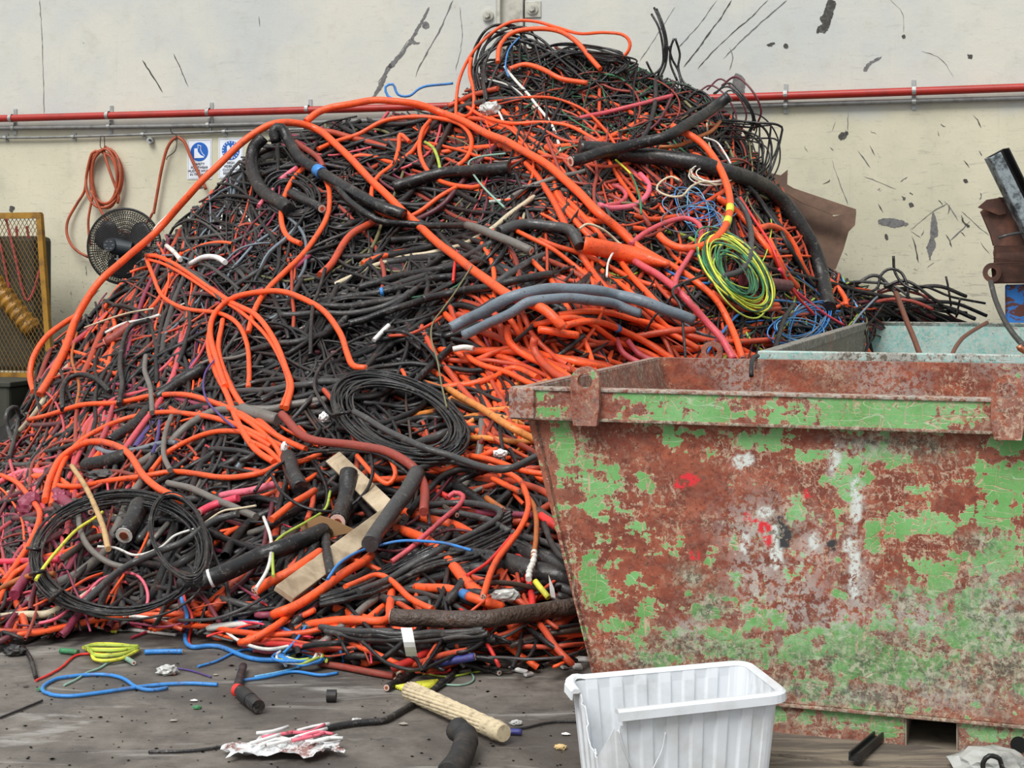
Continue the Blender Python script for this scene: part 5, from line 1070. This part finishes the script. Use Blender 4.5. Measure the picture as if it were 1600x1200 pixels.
# leaning channel
A = Vector(at(1553, 240, 11.9).tolist()); B = Vector(at(1628, 392, 11.95).tolist()); D = B-A
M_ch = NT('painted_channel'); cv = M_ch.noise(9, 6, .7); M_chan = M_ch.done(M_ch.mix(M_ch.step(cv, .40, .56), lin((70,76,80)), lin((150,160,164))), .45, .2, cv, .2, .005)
ch = empty('steel_channel', A); tag(ch, 'dark steel channel leaning at the upper right against the wall', 'channel')
z = D.normalized(); x = Vector((1, .1, 0)); x = (x-z*x.dot(z)).normalized(); y = z.cross(x); M4 = Matrix((x, y, z)).transposed().to_4x4()
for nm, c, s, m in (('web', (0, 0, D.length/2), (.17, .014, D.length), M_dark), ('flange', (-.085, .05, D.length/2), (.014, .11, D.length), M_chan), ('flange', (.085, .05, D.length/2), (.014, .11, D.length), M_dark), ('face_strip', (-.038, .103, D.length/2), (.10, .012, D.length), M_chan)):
    bm = bmesh.new(); bx(bm, c, s, bev=.003); bmesh.ops.transform(bm, matrix=M4, verts=bm.verts); link(nm, bm_mesh(nm, bm), m, ch)
def free_tube(name, label, P3, r, mat, cat, k=8, step=.06):
    return tag(tube_obj(name, catmull(P3, step), r, mat, k=k), label, cat)
def atd(s, ds):
    p = pts(s); return [at(x, y, d).tolist() for (x, y), d in zip(p, ds)]
free_tube('steel_wire', 'grey stranded wire hanging from the eyed beam into the teal skip', atd('1548,440 1556,470 1572,505 1590,530 1612,552', (11.9, 11.7, 11.3, 10.9, 10.6)), .022, sheath('gray'), 'wire')
free_tube('steel_wire', 'thin wires lying across the brown steel block', atd('1560,372 1590,364 1640,366', (11.9, 11.9, 11.9)), .012, sheath('gray'), 'wire')
M_rod = plain('copper_rod', (122,76,58), .5, .4, .3, 30)
free_tube('copper_rod', 'straight brown copper rod standing in the teal skip', atd('1400,458 1418,505 1438,556 1450,620', (10.6, 10.2, 9.8, 9.2)), .020, M_rod, 'rod', step=.2)
free_tube('copper_rod', 'bent brown copper rod curving up in the teal skip', atd('1542,504 1515,520 1500,533 1487,557 1480,600', (10.4, 10.0, 9.7, 9.3, 8.9)), .014, M_rod, 'rod')
free_tube('copper_rod', 'copper rod ends poking up by the right skip lug', atd('1592,540 1600,548 1640,552', (9.0, 9.0, 9.0)), .02, M_copper, 'rod')
g1 = sk_local(1176, 560, 7.28)
free_tube('steel_hook', 'bent steel wire hooked over the back rim of the green skip', atd('1174,588 1174,572 1177,558 1184,556', (7.0, 7.05, 7.2, 7.35)), .011, M_dark, 'hook')

# ------------------------------------------------------------ on the floor in front
def fl(s, z=0.01): return [(ray(x)*floor_d(y), floor_d(y), z) for x, y in pts(s)]
def fw(label, color, thpx, s, name='wire', ends='', cat=None, z=None):
    P = pts(s); d = floor_d(np.mean([p[1] for p in P])); r = thpx/2*d/F; C = catmull(np.array(P), 4); yb = np.interp(C[:, 0], *BASE); L = .26*np.clip((yb+14-C[:, 1])/26, 0, 1)
    Q = at(C[:, 0], C[:, 1], smooth1(surf(C[:, 0], C[:, 1]), 6)-L-r*.6); Q[:, 2] = np.maximum(Q[:, 2], r+.002); o = tube_obj(name, Q, r, sheath(color), k=8); tag(o, label, cat or name)
    if 'e' in ends: cut_end(o, Q[-1], Q[-1]-Q[-3], r, 1, M_insw)
    if 's' in ends: cut_end(o, Q[0], Q[0]-Q[2], r, 1, M_insw)
    return o
fw('long blue wire loop lying alone on the bare floor at left', 'blue', 6, '262,1078 235,1082 212,1077 198,1066 180,1059 150,1057 110,1060 80,1066 66,1080 76,1088 110,1091 160,1085 230,1075 290,1071 340,1073')
fw('red wire bent on the floor left of the yellow green bundle', 'red', 4, '56,1066 84,1053 100,1042 118,1026 140,1024 165,1021')
fw('green tube stub at the end of the red wire', 'green', 9, '94,1021 108,1022 122,1024', 'cable', 's')
fw('pale green wire tail ending in stripped copper on the floor', 'mint', 3.5, '100,1073 120,1064 135,1053 155,1047 172,1036 200,1030')
fw('pale green tube stub by the yellow wires', 'mint', 8, '190,1030 200,1034 209,1040', 'cable', 'e')
root = empty('wire_bundle', fl('175,1026')[0]); tag(root, 'small bundle of yellow green wires on the floor', 'wire bundle'); c0 = np.array(root.location)
for k in range(7):
    dy = (k-3)*3.0; Q = catmull(np.array(fl('%f,%f %f,%f %f,%f %f,%f' % (130+k*2, 1022+dy*.3, 150, 1026+dy*1.4, 185, 1026+dy*1.3, 216, 1021+dy*.3), .02+.006*(k % 2))), .03); tube_obj('strand', Q-c0, .0075, sheath(('yellow', 'yelgreen')[k % 2]), root, 6)
fw('thick blue stub right of the yellow green bundle', 'blue', 8, '226,1023 255,1022 285,1022', 'cable', 'e')
fw('long blue wire from the heap curling along the floor', 'blue', 7, '282,915 284,935 292,960 290,985 290,1005 298,1016 320,1013 345,1014 375,1027 400,1034 440,1035 480,1030')
fw('red wire running beside the long blue one', 'red', 4.5, '285,915 290,940 300,962 298,985 295,1005 300,1014')
fw('blue wire with a splayed end left of the cable connector', 'blue', 4, '309,1044 340,1035 370,1020 405,1015 430,1016')
fw('white cable lying level over the floor fringe, upper', 'white', 5, '192,962 230,965 270,974 310,985 345,996 380,1003')
fw('white cable lying level over the floor fringe, lower', 'white', 5, '152,980 190,985 230,990 275,995')
fw('hot pink short wire beside the white cables', 'hot', 4.5, '205,999 225,992 238,985 240,968')
fw('hot pink wire crossing the white cables', 'hot', 3.5, '190,973 220,980 250,981 264,975')
fw('pink wire lying right of the long blue one', 'rose', 5, '395,1020 440,1019 480,1014 510,1001')
fw('purple wire piece on the floor beside the tape ball', 'purple', 3, '272,1046 300,1050 330,1060')
coil_c = fl('480,1045')[0]; root = empty('wire_bundle', coil_c); tag(root, 'tangled bundle of blue and white wires in front of the heap', 'wire bundle'); c0 = np.array(coil_c)
for k in range(12):
    ph = rng.uniform(0, 6.28); t = np.linspace(0, 5.4, 26)+ph; X = 470+np.cos(t)*(34+rng.normal()*8)+rng.normal()*6; Y = 1044+np.sin(t)*(8+rng.normal()*2)
    Q = np.array([(ray(x)*floor_d(y), floor_d(y), .02+.05*rng.random()) for x, y in zip(X, Y)]); Q = np.array([smooth1(Q[:, i], 6) for i in range(3)]).T; tube_obj('strand', Q-c0, .0065, sheath(('blue', 'white', 'blue', 'yelgreen')[k % 4]), root, 6)
o, Q, r = cable('blue wire arch standing over the tangled blue bundle', 'blue', 6, '442,1040 448,1020 462,1004 480,1002 498,1010', .12, name='wire', cat='wire')
fw('blue wire trailing left from the tangled blue bundle', 'blue', 5, '380,1066 420,1060 460,1052 500,1058 528,1054'); fw('blue white wire trailing lower left of the bundle', 'sky', 4, '398,1060 440,1052 470,1044')
fw('blue vertical wire end right of the tangled bundle', 'blue', 4.5, '532,1018 537,1030 534,1044')
fw('rust brown rod lying before the strapped bundle', 'brick', 11, '500,1042 540,1048 580,1056 616,1062', 'rod')
fw('black cable lead with a bend on the open floor', 'soot', 10, '716,1048 700,1066 672,1086 655,1100 620,1120 600,1131 565,1134 530,1139 480,1150 440,1160', 'cable')
root = empty('wire_bundle', fl('655,1078')[0]); tag(root, 'fan of yellow wires under the pale cored black cable', 'wire bundle'); c0 = np.array(root.location)
for k in range(7):
    Q = catmull(np.array(fl('%f,%f 650,%f %f,%f' % (618+k*3, 1078+k*1.2, 1072+k*2.2, 684-k*2, 1068+k*2.6), .012)), .03); tube_obj('strand', Q-c0, .0065, sheath('yellow'), root, 6)
fw('pale green wire trailing right of the yellow fan', 'yelgreen', 3.5, '660,1054 700,1060 740,1052 752,1048 800,1038 840,1040')
fw('pale green wire loop on the floor toward the skip', 'mint', 3, '690,1071 720,1073 740,1066 736,1052')
fw('red wire below the glossy black lead end', 'red', 5, '664,1052 690,1052 705,1046')
fw('blue taped black cable end right of the white strap', 'navy', 12, '672,1040 700,1034 742,1026', 'cable', 'e')
fw('black cable stub on the floor near the skip', 'soot', 9, '722,1036 750,1044 780,1056', 'cable', 'e')
fw('orange cable on the floor right of the white strap', 'dorange', 9, '622,1052 650,1038 690,1024 730,1016', 'cable')
fw('pale wire arch beside the black cable with the pale core', 'cream', 4, '616,1066 625,1050 655,1044 665,1038')
fw('dark thin lead crossing toward the white crate', 'soot', 4, '790,1142 820,1140 860,1131 920,1130', 'cable')
fw('faint black lead at the lower left edge', 'soot', 5, '232,1178 300,1176 360,1168 430,1160', 'cable')
fw('short black strip under the far left floor', 'soot', 4, '0,1124 30,1112 66,1097', 'cable')
fw('black cable hanging onto the floor at far left', 'soot', 7, '36,1014 48,1034 56,1062', 'cable')
# cable connector
root, Q, r = cable('dark cable with a bulky screwed connector on the floor', 'soot', 13, '380,1048 376,1062 370,1082 374,1090', .02, name='cable', cat='cable')
a, b, c, d = [Vector(v) for v in fl('372,1090 381,1098 392,1107 404,1117', .03)]
for p, q, rr, m in ((a, b, .022, sheath('soot')), (b, c, .029, M_dark), (c, d, .026, sheath('black'))):
    bm = bmesh.new(); cyl(bm, p-root.location, q-root.location, rr, rr*.95, 18); link('connector', bm_mesh('connector', bm), m, root)
bm = bmesh.new(); cyl(bm, a-root.location-Vector((.01, 0, 0)), a-root.location+Vector((.008, -.012, 0)), .024, n=18); link('red_band', bm_mesh('red_band', bm), sheath('red'), root)
# black ring nut
p = fl('518,1097', .03)[0]; n = 20; V = []
for yy in (-.018, .018):
    for rr in (.023, .013): V += [(yy, rr*math.cos(2*math.pi*i/n), rr*math.sin(2*math.pi*i/n)) for i in range(n)]
tag(link('ring_nut', pyd('ring_nut', V, Fq), M_dark, None, (p[0], p[1], .024)), 'small black threaded ring on the bare floor', 'ring')
# crumpled tape ball, torn paper
lumpy('tape_ball', 'grey crumpled tape lump on the floor beside the blue wire loop', 262, 1050, 11, 0, M_foil, (1.5, 1, .7), .4, seed=21, d=float(floor_d(1054)))
lumpy('rubble_lump', 'dark dirt lump at the left edge of the heap foot', 24, 1018, 14, 0, sheath('soot'), (1.2, 1, .6), .3, seed=22, d=float(floor_d(1024)))
M_paper = NT('torn_paper'); pv = M_paper.noise(16, 5, .7); M_pap = M_paper.done(M_paper.mix(M_paper.step(pv, .52, .62), lin((206,208,208)), lin((142,104,98))), .8, 0, pv, .5, .01)
root = empty('torn_wrapper', fl('440,1178')[0]); tag(root, 'torn white and red plastic wrapper with shreds, at the bottom edge', 'wrapper'); c0 = np.array(root.location)
V = []; mx, my = 26, 10
for j in range(my):
    for i in range(mx):
        s, t = i/(mx-1), j/(my-1); x = 352+180*s+8*math.sin(t*7); y = 1192-34*(1-abs(s-.45)*1.2)*t+rng.normal()*1.6-(6 if s > .8 else 0); d = floor_d(y); V.append((ray(x)*d-c0[0], d-c0[1], .006+.022*abs(math.sin(s*9+t*5))*(.6+.4*rng.random())))
link('sheet', pyd('sheet', V, [(j*mx+i, j*mx+i+1, (j+1)*mx+i+1, (j+1)*mx+i) for j in range(my-1) for i in range(mx-1)]), M_pap, root)
for k in range(12):
    x, y = 370+rng.random()*120, 1160+rng.random()*30; Q = catmull(np.array(fl('%f,%f %f,%f %f,%f' % (x, y, x+25, y-6+rng.normal()*3, x+50, y-12+rng.normal()*4), .045)), .03); tube_obj('shred', Q-c0, .006, (M_white, M_white, sheath('rose'))[k % 3], root, 5)
# fibre core: bundled strands of beige filler
root = empty('fibre_bundle', fl('712,1140')[0]); tag(root, 'stripped beige fibre core of a cable lying on the floor', 'fibre bundle'); c0 = np.array(root.location)
A, B = np.array(fl('640,1100', .05)[0]), np.array(fl('782,1164', .045)[0]); dv = (B-A)/np.linalg.norm(B-A); nx_ = np.cross(dv, [0, 0, 1]); M_fib = plain('beige_fibre', (206,190,158), .8, 0, .4, 30, (110,92,70))
for k in range(15):
    t = 2*math.pi*k/15; R = .029; s = np.linspace(0, 1, 30); Q = A[None]+(B-A)[None]*s[:, None]+(np.cos(t+s*1.2)[:, None]*nx_+np.sin(t+s*1.2)[:, None]*np.array([0, 0, 1]))*R*(1-.12*s[:, None]); tube_obj('strand', Q-c0, .0074+.0012*np.sin(s*70+k), M_fib, root, 6)
bm = bmesh.new(); cyl(bm, Vector((A-c0).tolist()), Vector((B-c0).tolist()), .025, .022, 14); link('core', bm_mesh('core', bm), M_fib, root)
Q = B+(-dv)*.10; rr = np.array([.030, .034, .032, .036, .033, .030]); tube_obj('end_binding', np.array([B-dv*.10+dv*.12*s for s in np.linspace(0, 1, 6)])-c0, rr, M_fib, root, 12)
# black elbow hose
p = [(ray(x)*floor_d(y), floor_d(y), z) for x, y, z in ((712,1172,.075),(728,1180,.06),(724,1196,.05),(716,1215,.05),(700,1235,.05))]
Q = catmull(p, .008); rr = .040*(1+.05*np.sin(np.arange(len(Q))*1.1)); tag(tube_obj('rubber_elbow', Q, rr, plain('black_rubber', (40,40,40), .7, 0, .5, 20), k=16), 'black rubber elbow hose on the floor below the fibre core', 'hose')
fw('blue cap wire end right of the fibre core', 'navy', 10, '786,1148 800,1148 815,1149', 'cable')
# small labelled plates by the skip corner
for i, (x, y, l, w_, a) in enumerate(((908,1034,.07,.03,.1),(902,1046,.04,.035,.3),(884,1046,.05,.02,.8),(812,1052,.07,.02,-.5),(826,1058,.05,.018,.9),(178,990,.028,.022,.1))):
    p = fl('%f,%f' % (x, y), .012)[0]; bm = bmesh.new(); bx(bm, (0,0,0), (l, w_, .012), bev=.003); o = link('plastic_chip', bm_mesh('plastic_chip', bm), M_white if i < 5 else sheath('yellow'), None, p); o.rotation_euler = (.3, .1, a)
    tag(o, ('white plastic channel piece nearest the skip corner', 'square white plastic chip before the skip corner', 'narrow white chip left of the square one', 'white strip on the floor left of the chips', 'thin white strip tilted by the other strip', 'small yellow plastic block on the floor at left')[i], 'plastic piece')
# crumbs
bm = bmesh.new()
for i in range(620):
    y = rng.uniform(1010, 1230); x = rng.uniform(-20, 1620); d = floor_d(y)
    if x > 900 and y < 1090: continue
    s = rng.uniform(.0015, .0065)*(1 if rng.random() < .94 else 2.4); r = bmesh.ops.create_icosphere(bm, subdivisions=1, radius=s) if s > .011 else bmesh.ops.create_cone(bm, cap_ends=True, segments=4, radius1=s, radius2=s*.5, depth=s)
    mi = rng.choice(4, p=(.66, .04, .20, .10))
    for v in r['verts']: v.co = Vector((v.co.x*rng.uniform(.8, 1.6)+ray(x)*d, v.co.y+d, abs(v.co.z)*.7+.001))
    for f_ in {f for v in r['verts'] for f in v.link_faces}: f_.material_index = int(mi)
tag(link('floor_debris', bm_mesh('floor_debris', bm), [plain('grit', (150,144,134), .9, 0, .2), plain('dark_grit', (74,68,64), .9, 0, .2), M_white, plain('rust_grit', (140,84,58), .9, 0, .2)]), 'grit and crumbs scattered over the floor', 'debris', kind='stuff')
for lb, (x, y, rp, m, sd_) in {'tan crumb of foam below the crate side': (876, 1168, 7, plain('tan_foam', (214,184,130), .8), 31), 'pale crumb right of the fibre core': (806, 1130, 7, M_foil, 32), 'crumpled leaf brown scrap on the floor before the skip': (270, 1052, 5, M_rb, 33),
    'green glass chip on the bare floor': (308, 1105, 5, sheath('green'), 34), 'green glass chip at the end of the blue loop': (64, 1077, 5, sheath('green'), 35), 'silver foil knot by the black lead': (557, 1126, 6, M_foil, 36)}.items():
    lumpy('scrap_bit', lb, x, y, rp, 0, m, (1.3, 1, .6), .35, seed=sd_, d=float(floor_d(y+3)))
# ground before the skip: timber edge, metal strip, bag
M_tim = NT('dirty_timber'); tv = M_tim.noise(5, 7, .7, .5, M_tim.map((.5, 4, 4))); M_timb = M_tim.done(M_tim.mix(M_tim.step(tv, .4, .62), lin((92,84,76)), lin((138,126,110))), .85, 0, tv, .6, .02)
rs = -math.atan2(SK_N[0], SK_N[1])
for i, (nn, hh) in enumerate(((4.93, .016), (4.66, .014))):
    uu = np.linspace(-1.25, 1.2, 30); V = []
    for s in (0, 1):
        for u__ in uu:
            for z_ in (0, hh): q = u__*SK_U+(nn+s*.24+.006*math.sin(u__*17+s))*SK_N; V.append((q[0], q[1], z_))
    m_ = 30; Fl = []
    for a in range(m_-1): Fl += [(a*2, (a+1)*2, (a+1)*2+1, a*2+1), (60+a*2+1, 60+(a+1)*2+1, 60+(a+1)*2, 60+a*2), (a*2+1, (a+1)*2+1, 60+(a+1)*2+1, 60+a*2+1)]
    tag(link('floor_plank', pyd('floor_plank', V, Fl), M_timb), 'dirty worn plank on the floor, %s' % ('against the green skip base', 'second out from the green skip')[i], 'plank')
A, B = fl('1334,1206', .04)[0], fl('1374,1166', .03)[0]; D = Vector(B)-Vector(A); bm = bmesh.new(); vs = bx(bm, (0,0,0), (.035, .012, D.length)); bx(bm, (.014,.012,0), (.006,.02, D.length)); bx(bm, (-.014,.012,0), (.006,.02, D.length))
o = link('metal_strip', bm_mesh('metal_strip', bm), M_dark, None, tuple((Vector(A)+Vector(B))/2)); o.rotation_euler = D.to_track_quat('Z', 'Y').to_euler(); tag(o, 'dark metal strip lying before the green skip', 'strip')
M_bag = plain('clear_bag', (176,178,174), .25, 0, .5, 8, (84,82,78)); lumpy('plastic_bag', 'crumpled grey plastic bag at the bottom right before the skip', 1548, 1192, 46, 0, M_bag, (1.3, 1, .45), .25, seed=41, d=4.75)
Q = catmull([at(x, y, 4.62).tolist() for x, y in pts('1538,1212 1536,1192 1546,1181 1562,1186 1566,1200 1580,1210')], .01); tag(tube_obj('rubber_loop', Q, .008, sheath('black'), k=8), 'black rubber loop lying on the plastic bag', 'loop')

# ------------------------------------------------------------ white ribbed crate, broken at its front left
M_crate = plain('crate_plastic', (222,226,230), .42, 0, .28, 7, (170,168,160))
C0 = np.array([.18, 4.60]); C1 = np.array([.755, 4.79]); C2 = np.array([.815, 4.45]); C3 = np.array([.245, 4.245]); HC = .345; cc = (C0+C1+C2+C3)/4
crate = empty('plastic_crate', (cc[0], cc[1], 0)); tag(crate, 'broken white ribbed plastic crate on the floor before the green skip', 'crate')
cor = [C0-cc, C3-cc, C2-cc, C1-cc]; nper = [70, 130, 70, 130]     # left wall, front wall, right wall, back wall
rad = .05; PP = []; SIDE = []; TT = []
for k in range(4):
    a, b = cor[k], cor[(k+1) % 4]; prv = cor[k-1]; L = np.linalg.norm(b-a); e = (b-a)/L; ep = (a-prv)/np.linalg.norm(a-prv)
    for i in range(6):      # rounded corner at a
        t = i/6; p = (1-t)**2*(a-ep*rad)+2*t*(1-t)*a+t*t*(a+e*rad); PP.append(p); SIDE.append(k); TT.append(0.0 if False else -1+t)
    for i in range(nper[k]): t = i/nper[k]; PP.append(a+e*(rad+(L-2*rad)*t)); SIDE.append(k); TT.append(t)
PP = np.array(PP); nP = len(PP); Tn = np.roll(PP, -1, 0)-np.roll(PP, 1, 0); Tn /= np.linalg.norm(Tn, axis=1, keepdims=True); NO = np.stack([Tn[:, 1], -Tn[:, 0]], 1)
if (NO*PP).sum() < 0: NO = -NO
def topz(s, t):
    if s == 0: return HC-.006 if t < .38 else max(.20, HC-.01-(t-.38)*.42)+.007*math.sin(t*57)   # left wall breaks down toward the front
    if s == 1:
        if t < 0: return .20+.085*(1+t)+.006*math.sin(t*40)
        if t < .035: return .295-.01*math.sin(t*90)
        return HC-.045 if t < .06 else HC
    return HC
rowsz = 10; V = []
for face in (0, 1):
    for j in range(rowsz+1):
        for i in range(nP):
            h = topz(SIDE[i], TT[i])*j/rowsz; tap = .80+.20*h/HC; rib = 0
            if TT[i] >= 0: rib = .004*math.tanh(7*math.sin(TT[i]*math.pi*(12 if SIDE[i] in (1, 3) else 7)))*(1 if h < HC*.93 else 0)
            p = PP[i]*(.88+.12*h/HC)+NO[i]*(rib*(1)-(.004 if face else 0)); V.append((p[0], p[1], h+.002))
M_ = (rowsz+1)*nP; Fc = []
for j in range(rowsz):
    for i in range(nP): i2 = (i+1) % nP; Fc.append((j*nP+i, j*nP+i2, (j+1)*nP+i2, (j+1)*nP+i)); Fc.append((M_+j*nP+i, M_+(j+1)*nP+i, M_+(j+1)*nP+i2, M_+j*nP+i2))
for i in range(nP): i2 = (i+1) % nP; q = rowsz*nP; Fc.append((q+i, q+i2, M_+q+i2, M_+q+i))
Fc.append(tuple(range(nP))); link('crate_body', pyd('crate_body', V, Fc), M_crate, crate)
# moulded rim, open where the crate is broken
sel = [i for i in range(nP) if not ((SIDE[i] == 0 and TT[i] > .36) or (SIDE[i] == 1 and TT[i] < .012))]
st = next(i for i in range(nP) if SIDE[i] == 1 and TT[i] >= .012); order = [(st+i) % nP for i in range(nP) if ((st+i) % nP) in set(sel)]
prof = [(-.006, -.0), (.0, .008), (.016, .010), (.026, .003), (.027, -.022), (.022, -.024), (.020, -.004), (.004, -.004)]; V = []
for i in order:
    wob = .004*math.sin(i*.9) if SIDE[i] == 0 else 0
    for a, b in prof: p = PP[i]+NO[i]*(a+wob); V.append((p[0], p[1], HC+b+wob))
k_ = len(prof); Fr = [(a*k_+b, a*k_+(b+1) % k_, (a+1)*k_+(b+1) % k_, (a+1)*k_+b) for a in range(len(order)-1) for b in range(k_)]+[tuple(range(k_)), tuple(range((len(order)-1)*k_, len(order)*k_))[::-1]]
link('rim', pyd('rim', V, Fr), M_crate, crate)
# cracks on the front wall: raised split edges
def wall_crack(pp):
    Q = []
    for t, h in pp:
        i = [j for j in range(nP) if SIDE[j] == 1 and TT[j] >= 0]; f = t*(len(i)-1); a = i[int(f)]; p = PP[a]*(.88+.12*h/HC)+NO[a]*.008; Q.append((p[0], p[1], h))
    tube_obj('crack_edge', catmull(Q, .008), .0022, M_crate, crate, 5)
wall_crack([(.03, .29), (.05, .24), (.09, .19), (.15, .14), (.20, .13)]); wall_crack([(.33, .27), (.31, .22), (.26, .18), (.20, .13)])
